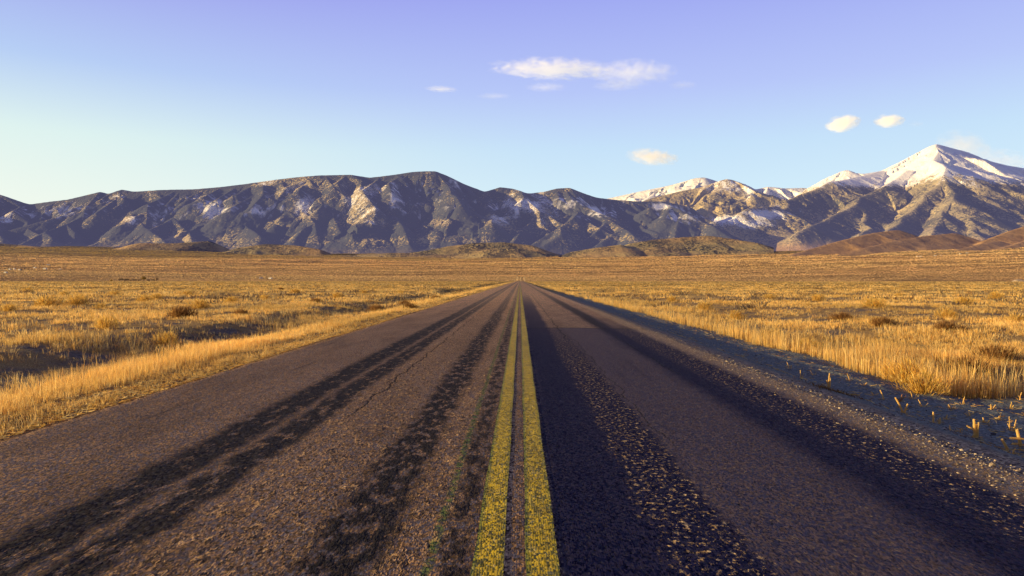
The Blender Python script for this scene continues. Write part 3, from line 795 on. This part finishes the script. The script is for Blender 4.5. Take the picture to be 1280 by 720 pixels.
# straw litter on the left pavement edge and in the right ditch
def litter(n, xf, y0, y1, ln, wd, pal, pw=1.5):
    y = y0+rng.random(n)**pw*(y1-y0); x = xf(n)
    a = rng.uniform(0, np.pi, n); l = ln*rng.uniform(.3, 1.2, n)
    w2 = wd*rng.uniform(.5, 1.2, n)
    dx, dy = np.cos(a)*l/2, np.sin(a)*l/2
    nx, ny = -np.sin(a)*w2/2, np.cos(a)*w2/2
    up = .004+rng.random(n)*.012; t = rng.normal(0, .12, n)*l
    V = np.empty((n, 4, 3))
    for k, (sx, sn) in enumerate(((-1, -1), (1, -1), (1, 1), (-1, 1))):
        X_ = x+sx*dx+sn*nx; Y_ = y+sx*dy+sn*ny
        V[:, k] = np.stack([X_, Y_, ground_z(X_, Y_)+up+np.maximum(0, sx*t)+(.003*sn)], 1)
    i = np.arange(n)[:, None]*4
    T = np.concatenate([i+[0, 1, 2], i+[0, 2, 3]], 0)
    C = np.repeat((pal[rng.integers(0, len(pal), n)]*rng.uniform(.6, 1.2, n)[:, None])[:, None, :], 4, 1)
    return V.reshape(-1, 3), T, C.reshape(-1, 3)
Vs, Ts, Cs = [], [], []
put(litter(7000, lambda n: -4.22-rng.exponential(.55, n), 3.5, 45, .10, .006, STRAW*.9))
put(litter(1800, lambda n: 3.9+rng.random(n)*3, 4.0, 30, .09, .005, STRAW*.8))
put(litter(1500, lambda n: -4.15-rng.exponential(.25, n), 3.5, 30, .03, .02, np.array([[.20, .08, .03], [.12, .06, .03], [.3, .14, .05]])))
o = np_mesh('straw_litter', np.concatenate(Vs), np.concatenate(Ts), M_grass, attrs={'tint': np.concatenate(Cs)})
tag(o, 'fallen straw and dead leaves scattered along the pavement edges', 'litter', kind='stuff')

# loose stones on the right shoulder and ditch
def stones(n, xf, yf_, size, mat, name, label, pal):
    t = (1+5**.5)/2
    I = np.array([(-1, t, 0), (1, t, 0), (-1, -t, 0), (1, -t, 0), (0, -1, t), (0, 1, t), (0, -1, -t), (0, 1, -t), (t, 0, -1), (t, 0, 1), (-t, 0, -1), (-t, 0, 1)])/1.9
    Fc = np.array([(0, 11, 5), (0, 5, 1), (0, 1, 7), (0, 7, 10), (0, 10, 11), (1, 5, 9), (5, 11, 4), (11, 10, 2), (10, 7, 6), (7, 1, 8), (3, 9, 4), (3, 4, 2), (3, 2, 6), (3, 6, 8), (3, 8, 9), (4, 9, 5), (2, 4, 11), (6, 2, 10), (8, 6, 7), (9, 8, 1)])
    x = xf(n); y = yf_(n); s = size*rng.lognormal(0, .45, n)
    V = I[None]*rng.uniform(.7, 1.3, (n, 12, 1))*s[:, None, None]*np.stack([rng.uniform(.7, 1.3, n), rng.uniform(.7, 1.3, n), rng.uniform(.45, .8, n)], 1)[:, None, :]
    zb = np.where((x < 3.3) & (x > -4.0), road_z(x, y), ground_z(x, y))
    V = V+np.stack([x, y, zb+s*.15], 1)[:, None, :]
    T = (Fc[None]+np.arange(n)[:, None, None]*12).reshape(-1, 3)
    C = np.repeat((pal[rng.integers(0, len(pal), n)]*rng.uniform(.6, 1.2, n)[:, None])[:, None, :], 12, 1)
    o = np_mesh(name, V.reshape(-1, 3), T, mat, attrs={'tint': C.reshape(-1, 3)})
    tag(o, label, 'gravel', kind='stuff')
sm = NT('loose_stone'); M_stone = sm.out(sm.attr('tint', True), .85, None, .2)
PAL_S = np.array([[.30, .22, .14], [.45, .34, .22], [.22, .17, .13], [.55, .45, .32], [.14, .12, .12]])
stones(9000, lambda n: 3.22+rng.normal(0, .22, n), lambda n: 3+rng.random(n)**2*30, .0045, M_stone, 'shoulder_gravel', 'small loose tan stones along the right pavement edge', PAL_S)
stones(3500, lambda n: 3.9+rng.exponential(.5, n), lambda n: 3.6+rng.random(n)**2*25, .006, M_stone, 'ditch_gravel', 'loose pale stones on the embankment below the right shoulder', PAL_S*.9)

# ------------------------------------------------------------------ individual plants: mesh kits
def add_tube(vs, fs, pts, rad, sides=6):
    base = len(vs); pts = [np.array(p, float) for p in pts]
    for i, p in enumerate(pts):
        d = pts[min(i+1, len(pts)-1)]-pts[max(i-1, 0)]; d /= np.linalg.norm(d)+1e-9
        a = np.cross(d, (0, 0, 1) if abs(d[2]) < .9 else (1, 0, 0)); a /= np.linalg.norm(a); b = np.cross(d, a)
        for k in range(sides):
            th = 2*math.pi*k/sides
            vs.append(p+(a*math.cos(th)+b*math.sin(th))*rad[i])
    for i in range(len(pts)-1):
        for k in range(sides):
            k2 = (k+1) % sides
            fs.append((base+i*sides+k, base+i*sides+k2, base+(i+1)*sides+k2, base+(i+1)*sides+k))
    return vs, fs
def tube_mesh(name, tubes, mat, parent=None, tint=(.6, .42, .15), sides=6):
    vs, fs = [], []
    for pts, rad in tubes: add_tube(vs, fs, pts, rad, sides)
    V = np.array(vs)
    C = np.tile(np.array(tint), (len(V), 1))*(.85+.3*rng.random((len(V), 1)))
    return np_mesh(name, V, np.array(fs), mat, parent, smooth=True, attrs={'tint': C})

def bush(name, h, w, nb, pal, label, cat, woody=True):
    root = empty(name, (0, 0, 0)); tag(root, label, cat)
    m = nb
    a = rng.uniform(0, 2*np.pi, m); el = np.arccos(rng.uniform(.05, 1, m))
    # twigs fan out of the crown; several starts inside the crown make a dense uneven dome
    lump = 1+.25*np.sin(3*a+1)+.15*np.sin(7*a)
    R0 = rng.random(m)**.6
    cx_ = np.sin(el)*np.cos(a)*w/2*R0*lump; cy_ = np.sin(el)*np.sin(a)*w/2*R0*lump; cz_ = np.cos(el)*h*.75*R0*(.8+.2*lump)
    base = np.stack([cx_, cy_, cz_], 1)
    ln = h*rng.uniform(.15, .38, m)
    col = pal[rng.integers(0, len(pal), m)]*rng.uniform(.6, 1.15, m)[:, None]
    V, T, C = blades(base, ln*np.clip(np.cos(el)+.5, .35, 1), ln*np.sin(el)*.9, a+rng.normal(0, .4, m), np.full(m, .013*max(1, h/.5)), col)
    np_mesh('foliage', V, T, M_grass, root, attrs={'tint': C})
    tubes = []
    for k in range(9):
        aa = rng.uniform(0, 2*np.pi); r1 = w*.28*rng.uniform(.3, 1)
        tubes.append(([(0, 0, -.03), (r1*.4*math.cos(aa), r1*.4*math.sin(aa), h*.3), (r1*math.cos(aa), r1*math.sin(aa), h*.65)], [.008, .006, .003]))
    tube_mesh('stem', tubes, M_grass, root, (.22, .15, .09), 4)
    return root

RB = np.array([[.98, .64, .14], [.95, .57, .10], [.98, .72, .24], [.75, .42, .09]])
BR = np.array([[.40, .20, .06], [.30, .16, .06], [.5, .28, .09]])
protoY = [bush('dry_bush', .55, .85, 750, RB, 'x', 'bush') for _ in range(2)]
protoB = [bush('brown_bush', .38, .75, 1200, BR, 'x', 'bush') for _ in range(2)]
used = set()
def place(proto, x, y, s, label, group, nm=None):
    o = proto if proto.name not in used else copy_tree(proto)
    used.add(o.name)
    o.location = (x, y, float(ground_z(x, y))-.02); o.rotation_euler.z = random.uniform(0, 6.28)
    o.scale = (s*random.uniform(.9, 1.2), s*random.uniform(.9, 1.2), s*random.uniform(.85, 1.1))
    o['label'] = label; o['group'] = group
    return o
def ground_at(px, py, zoff=0):
    h = EYE-zoff; Y = F*h/(py-350.)
    return (px-650)/F*Y, Y
yl = [(55, 385), (92, 384), (122, 386), (128, 408), (248, 384), (178, 376), (192, 374), (287, 378), (205, 417), (5, 390), (30, 366), (232, 369), (330, 374), (368, 367), (420, 372), (455, 366), (140, 369), (75, 371), (500, 366)]
ylab = {(128, 408): 'large bright straw-yellow bush behind the left ditch, broadest on the left side',
        (205, 417): 'straw-yellow bush leaning over the near lip of the left ditch'}
for (a, b) in yl:
    x, y = ground_at(a, b)
    place(random.choice(protoY), x, y, random.uniform(.7, 1.15)*(1.1 if y > 30 else .75), ylab.get((a, b), 'rounded straw-yellow bush among the grass of the left field'), 'yellow bushes in the left field')
yr_ = [(1010, 418), (965, 406), (1150, 465), (1135, 452), (920, 388), (880, 380), (1090, 383), (1200, 378), (1020, 374), (1265, 400), (1180, 395), (1240, 372), (960, 372), (1120, 370), (840, 372)]
rlab = {(1150, 465): 'large orange-yellow bush just behind the stalk row at the right', (1010, 418): 'pale yellow pointed bush in the right field beyond the ditch head'}
for (a, b) in yr_:
    x, y = ground_at(a, b)
    place(random.choice(protoY), x, y, random.uniform(.65, 1.1)*(1.1 if y > 30 else .8), rlab.get((a, b), 'rounded straw-yellow bush among the grass of the right field'), 'yellow bushes in the right field')
for (a, b) in [(470, 383), (512, 383), (505, 378), (545, 371), (300, 392), (395, 377), (350, 362), (225, 395)]:
    x, y = ground_at(a, b)
    place(random.choice(protoB), x, y, random.uniform(.8, 1.2), 'low russet-brown bush in the grass left of the road', 'russet bushes left of the road')
for (a, b) in [(1180, 405), (1100, 398), (1240, 430), (1050, 392), (1205, 440)]:
    x, y = ground_at(a, b)
    place(random.choice(protoB), x, y, random.uniform(.8, 1.2), 'low russet-brown bush in the grass right of the road', 'russet bushes right of the road')

# cut stubble tufts in the right ditch, each of its own shape
def stubble(px, py, stems, label, tint=(.98, .68, .24), zoff=-.27):
    x, y = ground_at(px, py, zoff)
    root = empty('stubble_tuft', (x, y, float(ground_z(x, y))))
    tag(root, label, 'stubble', 'cut stubble tufts on the bare dirt right of the road')
    mm = y/F
    for (dx0, dz0, dx1, dz1, rad) in stems:      # offsets in photo pixels from the tuft's foot
        j = random.uniform(-.03, .03)
        p0 = np.array((dx0*mm, 0, dz0*mm-.005)); p1 = np.array((dx1*mm, j, dz1*mm))
        mid = (p0+p1)/2+np.array((random.uniform(-.006, .006), random.uniform(-.006, .006), .004))
        tube_mesh('stem', [([p0, mid, p1], [rad*1.2, rad*1.1, rad*.9])], M_grass, root, np.array(tint)*random.uniform(.8, 1.1), 6)
    n = 26
    az = rng.uniform(0, 2*np.pi, n)
    base = np.stack([rng.normal(0, .03, n), rng.normal(0, .03, n), np.full(n, -.01)], 1)
    V, T, C = blades(base, rng.uniform(.01, .05, n), rng.uniform(.03, .09, n), az, np.full(n, .004), STRAW[rng.integers(0, 6, n)])
    np_mesh('dead_leaves', V, T, M_grass, root, attrs={'tint': C})
    return root
stubble(1216, 555, [(0, 0, -2, 24, .011), (2, 0, 4, 20, .010), (0, 8, -9, 15, .007), (3, 4, 3, 17, .008), (-5, 1, -2, 4, .006)], 'thick upright cut stubble tuft with three stout stems and a side branch')
stubble(1272, 566, [(0, 2, -4, 22, .012), (-13, 12, 12, 9, .009), (-10, 5, 8, 2, .008), (4, 0, 9, 5, .007)], 'crossed stubble stems tied like a star, nearest the lower right of the dirt')
stubble(1252, 572, [(4, 0, -4, 13, .010)], 'single short leaning stub between the star shaped tuft and the upright tuft')
stubble(1127, 524, [(0, 0, -11, 20, .009), (1, 0, 5, 12, .008), (-4, 0, -1, 3, .006), (2, 4, 8, 5, .006)], 'forked tuft with one long stem leaning left, near the road shoulder')
stubble(1164, 537, [(0, 0, 1, 13, .008), (7, -2, 10, 5, .008), (8, -1, 7, 3, .007)], 'two small stubs side by side, one upright and one curled')
stubble(1262, 542, [(-4, 0, -7, 18, .004), (-2, 0, -4, 8, .005), (3, 0, 6, 13, .004), (1, 0, 1, 5, .005)], 'thin split stubble tuft of wiry upright stems behind the star shaped tuft')
stubble(1235, 508, [(0, 0, -2, 8, .006), (1, 0, 4, 7, .005), (-4, 2, 6, 3, .004)], 'small bushy stub out in the middle of the bare dirt')
stubble(1258, 500, [(0, 0, 1, 9, .007), (1, 0, 3, 5, .006)], 'short pale stub standing alone far out on the bare dirt')
stubble(1122, 505, [(0, 0, 3, 10, .006), (0, 0, -5, 6, .005), (2, 2, 8, 8, .004)], 'reddish broken tuft at the foot of the stalk row', (.45, .22, .10))
stubble(1103, 503, [(0, 0, -4, 12, .007)], 'single thin leaning stalk left of the reddish tuft')
stubble(1034, 490, [(0, 0, 1, 17, .009), (1, 0, -2, 8, .008), (2, 0, 3, 11, .006)], 'upright pale stub on the dark leaf litter beside the shoulder')
stubble(1065, 498, [(-6, 1, 7, 0, .010)], 'short pale cut stem lying flat beside the shoulder')
stubble(1192, 548, [(-6, 0, -8, 8, .004), (-2, 0, 4, 1, .004), (5, 0, 8, 6, .004)], 'sparse low tuft of thin bent straws left of the thick upright tuft')
stubble(1000, 478, [(0, 0, -1, 10, .006), (1, 0, 3, 6, .005)], 'little stub at the narrow upper end of the bare dirt', zoff=-.25)

for k_, (px_, py_) in enumerate([(1185, 512), (1208, 520), (1245, 525), (1150, 512), (1275, 515), (1090, 497), (1078, 487), (1060, 480), (1228, 532), (1180, 530), (1270, 490), (1138, 500), (1015, 472), (985, 465), (1200, 503), (1262, 585)]):
    r1, r2 = random.uniform(-4, 4), random.uniform(4, 10)
    o = stubble(px_, py_, [(0, 0, r1, r2, .005), (2, 0, 2-r1, r2*.6, .004), (-2, 1, -5, 3, .003)], 'small wiry stubble tuft on the bare dirt between the road and the stalks')
    o['group'] = 'small wiry stubble tufts on the bare dirt'

# dark litter heap by the upright pale stub
n = 260
x0, y0 = ground_at(1040, 495, -.2)
base = np.stack([x0+rng.normal(0, .16, n), y0+rng.normal(0, .22, n)], 1)
z0 = ground_z(base[:, 0], base[:, 1])
V, T, C = blades(np.column_stack([base, z0]), rng.uniform(.01, .04, n), rng.uniform(.02, .07, n), rng.uniform(0, 6.28, n), np.full(n, .012), BR[rng.integers(0, 3, n)]*.6)
o = np_mesh('leaf_litter', V, T, M_grass, attrs={'tint': C}); tag(o, 'dark heap of dead leaves on the right shoulder', 'litter', kind='stuff')

# ------------------------------------------------------------------ far things: grove, houses, poles
def tree_proto(name, h, pal, bare=False):
    root = empty(name, (0, 0, 0)); tag(root, 'x', 'tree')
    tubes = [([(0, 0, -.3), (.1, 0, h*.3), (0, .1, h*.62)], [h*.03, h*.022, h*.008])]
    for k in range(9):
        a = rng.uniform(0, 6.28); z = h*rng.uniform(.2, .45); r1 = h*rng.uniform(.18, .3)
        tubes.append(([(0, 0, z), (r1*.5*math.cos(a), r1*.5*math.sin(a), z+h*.14), (r1*math.cos(a), r1*math.sin(a), z+h*rng.uniform(.25, .42))], [h*.012, h*.008, h*.003]))
    tube_mesh('trunk', tubes, M_grass, root, (.20, .15, .12), 5)
    n = 420 if bare else 900
    a = rng.uniform(0, 6.28, n); el = np.arccos(rng.uniform(-.6, 1, n)); rr = rng.random(n)**.45*(1+.25*np.sin(3*a)+.2*np.sin(5*a+el*3))
    base = np.stack([np.sin(el)*np.cos(a)*rr*h*.30, np.sin(el)*np.sin(a)*rr*h*.30, h*.60+np.cos(el)*rr*h*.33], 1)
    V, T, C = blades(base, np.full(n, h*.06), rng.uniform(0, h*.04, n), a, np.full(n, h*(.015 if bare else .035)), pal[rng.integers(0, len(pal), n)]*rng.uniform(.5, 1.2, n)[:, None])
    np_mesh('crown', V, T, M_grass, root, attrs={'tint': C})
    return root
DK = np.array([[.10, .075, .07], [.14, .10, .085], [.07, .06, .05], [.16, .12, .07]])
GD = np.array([[.5, .33, .08], [.38, .26, .08]])
tD = [tree_proto('bare_tree', 9, DK, True) for _ in range(2)]
tG = tree_proto('golden_tree', 10, GD)
def place_tree(proto, px, D, s, label, group):
    o = proto if proto.name not in used else copy_tree(proto)
    used.add(o.name)
    x = (px-650)/F*D
    o.location = (x, D, float(ground_z(x, D))-.1); o.rotation_euler.z = random.uniform(0, 6.28); o.scale = (s*1.15, s*1.15, s)
    o['label'] = label; o['group'] = group
for k, px in enumerate([146, 149, 152, 155, 158, 161, 164, 167, 170, 173, 181, 184, 187, 190, 193]):
    place_tree(tD[k % 2], px+random.uniform(-1, 1), 880+random.uniform(-20, 25), random.uniform(.5, .75), 'dark leafless tree in the grove at the edge of the left plain', 'dark trees of the far grove')
place_tree(tG, 177, 872, .8, 'golden leaved tree standing out of the dark far grove', 'far grove')
place_tree(tG, 136, 885, .42, 'pale tan shrubby tree left of the dark far grove', 'far grove')
for k, px in enumerate([64, 69, 74, 78, 84, 89, 94]):
    place_tree(tD[k % 2], px, 900+random.uniform(-20, 20), random.uniform(.22, .34), 'low dark tree in the hedge row left of the far grove', 'low far hedge row')

def boxmesh(name, x0, x1, y0, y1, z0, z1, mat, parent):
    V = [(x, y, z) for x in (x0, x1) for y in (y0, y1) for z in (z0, z1)]
    Fq = [(0, 1, 3, 2), (4, 6, 7, 5), (0, 4, 5, 1), (2, 3, 7, 6), (0, 2, 6, 4), (1, 5, 7, 3)]
    return np_mesh(name, np.array(V, float), np.array(Fq), mat, parent)
def flatmat(name, c1, c2, sc=2.):
    k = NT(name); n = k.noise(k.pos(), sc, 3, .6); return k.out(k.mix(k.ss(.35, .65, n), c1, c2), .7, None, .3)
M_white = flatmat('pale_siding', (.72, .68, .6), (.8, .77, .7))
M_roof = flatmat('tin_roof', (.62, .56, .5), (.75, .7, .62))
M_dark = flatmat('dark_glass', (.03, .035, .05), (.05, .05, .07))
M_pole = flatmat('weathered_wood', (.55, .42, .27), (.68, .54, .36), 8)
def house():
    root = empty('farm_building', (0, 0, 0)); tag(root, 'x', 'building')
    L_, Wd, H_ = 7., 4.5, 3.2
    boxmesh('wall', -L_, L_, -Wd, Wd, -.5, H_, M_white, root)
    V = np.array([(-L_-.4, -Wd-.5, H_+.01), (L_+.4, -Wd-.5, H_+.01), (L_+.4, Wd+.5, H_+.01), (-L_-.4, Wd+.5, H_+.01), (-L_-.4, 0, H_+2.6), (L_+.4, 0, H_+2.6)])
    T = np.array([(0, 1, 5), (0, 5, 4), (2, 3, 4), (2, 4, 5), (0, 4, 3), (1, 2, 5), (0, 3, 2), (0, 2, 1)])
    np_mesh('roof', V, T, M_roof, root)
    boxmesh('door', -.6, .6, -Wd-.06, -Wd+.02, 0, 2.2, M_dark, root)
    for x in (-4.4, 3.2): boxmesh('window', x, x+1.6, -Wd-.06, -Wd+.02, 1, 2.3, M_dark, root)
    return root
hp = house()
def place_house(px, D, s, label, group):
    o = hp if hp.name not in used else copy_tree(hp)
    used.add(o.name)
    x = (px-650)/F*D
    o.location = (x, D, float(ground_z(x, D))); o.rotation_euler.z = random.uniform(-.5, .5); o.scale = (s, s, s)
    o['label'] = label; o['group'] = group
place_house(56, 2800, .75, 'small pale farm building highest up the slope at the far left', 'far farm buildings')
place_house(52, 2150, .7, 'small pale farm building directly below the highest one', 'far farm buildings')
place_house(71, 2250, .6, 'long pale farm building rightmost of the far left cluster', 'far farm buildings')
for px, D in ((2, 1800), (7, 2050), (13, 2100), (19.5, 2000), (39, 2300)):
    place_house(px, D, .55, 'tiny pale farm building among trees at the far left edge of the plain', 'tiny buildings at the far left')
place_house(325, 1750, .55, 'long white shed at the edge of the left plain, left of a pair', 'far white sheds')
place_house(337, 1750, .6, 'white shed at the edge of the left plain, right one of a pair', 'far white sheds')
for px, D in ((1143, 4200), (1147, 4250), (1165, 4150), (1172, 4200), (1196, 4250), (1204, 4350), (1222, 4300)):
    place_house(px, D, .9, 'tiny pale house below the brown foothills', 'tiny houses under the brown foothills')
for k, px in enumerate([1, 5, 10, 16, 22, 26, 31]):
    place_tree(tD[k % 2], px, 1980+random.uniform(-60, 120), random.uniform(.6, .9), 'dark tree between the tiny buildings at the far left edge', 'trees around the far left buildings')
for k, px in enumerate([1127, 1130, 1133, 1136, 1139, 1151]):
    place_tree(tG, px, 4150+random.uniform(-60, 60), random.uniform(.9, 1.2), 'golden tree beside the tiny houses below the brown foothills', 'golden trees by the foothill houses')
# pale spoil heap at the far right
x, D = (1270-650)/F*1300, 1300.
a = np.linspace(-1, 1, 40); AX, AY = np.meshgrid(a, a)
hz = np.clip(1-np.hypot(AX, AY*1.1), 0, 1)*6.5*(1+.3*fbm(AX*3, AY*3, 3, 5))+np.clip(1-np.hypot((AX+.55)*2.2, AY*2), 0, 1)*3-.6
o = np_mesh('gravel_mound', np.stack([AX*19, AY*14, hz], -1).reshape(-1, 3), grid_faces(40, 40), flatmat('pale_spoil', (.4, .3, .2), (.55, .43, .3), .6), smooth=True)
o.location = (x, D, float(ground_z(x, D))); tag(o, 'pale gravel mound at the far right edge of the plain', 'mound')

def pole(px, D, s, label, arm):
    root = empty('utility_pole', ((px-650)/F*D, D, float(ground_z((px-650)/F*D, D)))); tag(root, label, 'pole', 'weathered poles where the road meets the horizon')
    tube_mesh('post', [([(0, 0, -.4), (0, 0, 4*s), (.05, 0, 8*s)], [.34, .3, .24])], M_pole, root, sides=8)
    tube_mesh('crossarm', [([(-1.4*arm, 0, 7.2*s), (1.4*arm, 0, 7.2*s)], [.2, .2])], M_pole, root, sides=6)
    for xx in (-1.2, 0, 1.2): tube_mesh('insulator', [([(xx*arm, 0, 7.3*s), (xx*arm, 0, 7.8*s)], [.12, .1])], M_dark, root, sides=6)
    tube_mesh('brace', [([(-1.1*arm, 0, 7.1*s), (0, 0, 5.6*s)], [.12, .12])], M_pole, root, sides=6)
pole(646.5, 950, .9, 'tall pale pole left of the vanishing point of the road', 1)
pole(651, 945, .8, 'plain pale pole just right of where the road vanishes', .7)
pole(656, 950, .9, 'pale pole rightmost of the group at the end of the road', 1)
pole(643, 980, .6, 'short pale pole leftmost of the group at the end of the road', .8)

# ------------------------------------------------------------------ clouds
def cloud_mat(name, dens, thr, scale, colr=(1, .97, .93), em=(1, .95, .85), est=.22, stretch=(1, 1, 1)):
    k = NT(name)
    tc = k.new('ShaderNodeTexCoord').outputs['Object']
    ln = k.new('ShaderNodeVectorMath', {0: tc}, operation='LENGTH').outputs['Value']
    v = k.vm('MULTIPLY', tc, stretch)
    n = k.noise(v, scale, 6, .68, .6)
    d = k.add(k.m('SUBTRACT', 1.0, ln), k.mul(k.m('SUBTRACT', n, .5), 2.8), -thr)
    d = k.mul(k.m('MAXIMUM', d, 0.0), dens, k.m('SUBTRACT', 1.0, k.ss(.8, 1.0, ln)))
    vol = k.new('ShaderNodeVolumePrincipled', {'Color': colr, 'Density': d, 'Anisotropy': .2, 'Emission Color': em, 'Emission Strength': k.mul(d, est)})  # added self-glow brightens the cloud in place of scattered sunlight
    k.new('ShaderNodeOutputMaterial', {'Volume': vol.outputs[0]})
    return k.id
def ico_sphere():
    import bmesh
    bm = bmesh.new(); bmesh.ops.create_icosphere(bm, subdivisions=3, radius=1.0)
    me = bpy.data.meshes.new('cloud'); bm.to_mesh(me); bm.free(); return me
def cloud(px, py, wpx, hpx, D, mat, label, tilt=0):
    o = bpy.data.objects.new('cloud', ico_sphere()); COL.objects.link(o)
    o.data.materials.append(mat)
    o.location = W(px, py, D); s = D/F
    o.scale = (wpx/2*s, wpx/2*s*.5, hpx/2*s); o.rotation_euler = (0, tilt, 0)
    tag(o, label, 'cloud', 'evening clouds over the mountains', 'structure')
cm1 = cloud_mat('long_cloud', .006, .22, 2.6, stretch=(2.2, 1, 1))
cm2 = cloud_mat('small_cloud', .02, .08, 1.7, colr=(1, .95, .85), em=(1, .92, .72))
cm3 = cloud_mat('thin_cloud', .0018, .14, 2.6, stretch=(2, 1, 1))
cm4 = cloud_mat('golden_cloud', .006, .12, 2.2, colr=(1, .9, .75), em=(1, .8, .5), stretch=(2, 1, 1))
cloud(692, 88, 185, 20, 14000, cm1, 'long flat white cloud in the upper middle of the sky', R(2))
cloud(790, 92, 130, 34, 14500, cm3, 'thin grey veil of cloud trailing right of the long white cloud')
cloud(772, 108, 75, 14, 14200, cm3, 'thin wisp under the right end of the long white cloud')
cloud(852, 108, 42, 12, 14200, cm3, 'faint wisp far right of the long white cloud')
cloud(552, 112, 50, 8, 14000, cm1, 'small thin streak of cloud left of the long white cloud', R(3))
cloud(617, 121, 50, 8, 14200, cm3, 'faint streak of cloud below the left end of the long white cloud')
cloud(682, 110, 60, 12, 14200, cm3, 'faint veil directly below the long white cloud')
cloud(1050, 156, 48, 24, 13000, cm2, 'small puffy cloud left of a round one above the right mountains', R(-8))
cloud(1107, 153, 42, 19, 13000, cm2, 'small round cloud right of the puffy one above the right mountains')
cloud(1140, 157, 24, 9, 13000, cm3, 'tiny faint wisp right of the small round cloud')
cloud(815, 197, 75, 24, 13500, cm4, 'golden cloud low above the far white snow ridge', R(6))
cloud(1198, 185, 75, 44, 12500, cloud_mat('summit_plume', .002, .06, 2.0, colr=(1, .93, .8), em=(1, .85, .6)), 'soft golden plume of cloud behind the snowy summit', R(15))
cloud(1250, 203, 110, 30, 12600, cm3, 'thin mist trailing down the right side of the snowy summit', R(15))

# ------------------------------------------------------------------ light, sky
w = bpy.data.worlds.new('World'); SC.world = w; w.use_nodes = True
k = NT('w', w)
sky = k.new('ShaderNodeTexSky', sky_type='NISHITA')
sky.sun_disc = False; sky.sun_elevation = SUN_EL
sky.sun_rotation = math.atan2(SUND[0], SUND[1]); sky.altitude = 1900; sky.dust_density = .6; sky.ozone_density = 2.5
dirv = k.new('ShaderNodeTexCoord').outputs['Generated']
dx, dy, dz = k.xyz(dirv)
el = k.m('ARCSINE', k.m('MINIMUM', k.m('MAXIMUM', dz, -1.0), 1.0))
eln = k.m('DIVIDE', el, 1.5708)
def S(c):   # display colour -> linear x10 (background strength .1)
    return tuple((v/255.)**2.2*10 for v in c)
gradR = k.ramp(k.m('DIVIDE', k.m('MAXIMUM', eln, 0.0), 1.0, clamp=True), [(0, (.80, .93, .96)), (.06, (.72, .92, 1.)), (.12, (.60, .80, 1.)), (.17, (.50, .60, 1.)), (.25, (.37, .42, .94)), (.42, (.07, .07, .26))])
gradL = k.ramp(k.m('DIVIDE', k.m('MAXIMUM', eln, 0.0), 1.0, clamp=True), [(0, (1., 1., .78)), (.06, (.94, 1., .88)), (.115, (.80, .96, .90)), (.17, (.50, .66, .96)), (.25, (.36, .37, .88)), (.42, (.07, .07, .26))])
azl = k.ss(-.75, .15, dx)
grad = k.mix(azl, gradL, gradR)
grad10 = k.mix(1.0, grad, (10., 10., 10.), 'MULTIPLY')
behind = k.m('SUBTRACT', 1.0, k.mul(k.ss(.15, -.55, dy), .62))
grad10 = k.mix(1.0, grad10, k.comb(behind, behind, behind), 'MULTIPLY')
final = k.mix(.93, sky.outputs[0], grad10)
bg = k.new('ShaderNodeBackground', {'Color': final, 'Strength': .1})
k.new('ShaderNodeOutputWorld', {'Surface': bg.outputs[0]})

sd = bpy.data.lights.new('sun', 'SUN'); sd.energy = 5.0; sd.angle = R(.5); sd.color = (1.55, 1.15, .54)
so = bpy.data.objects.new('sun', sd); COL.objects.link(so)
from mathutils import Vector
so.rotation_euler = Vector(SUND).to_track_quat('Z', 'Y').to_euler()

cam = bpy.data.cameras.new('camera'); cam.lens = 24; cam.sensor_width = 36; cam.clip_start = .1; cam.clip_end = 60000
co = bpy.data.objects.new('camera', cam); COL.objects.link(co)
co.location = (0, 0, EYE)
co.rotation_euler = (R(90)-math.atan(10/F), 0, math.atan(10/F))
SC.camera = co
SC.view_settings.view_transform = 'Standard'; SC.view_settings.look = 'None'; SC.view_settings.exposure = 0; SC.view_settings.gamma = 1
SC.cycles.volume_bounces = 3
SC.cycles.max_bounces = 6
SC.cycles.use_denoising = True
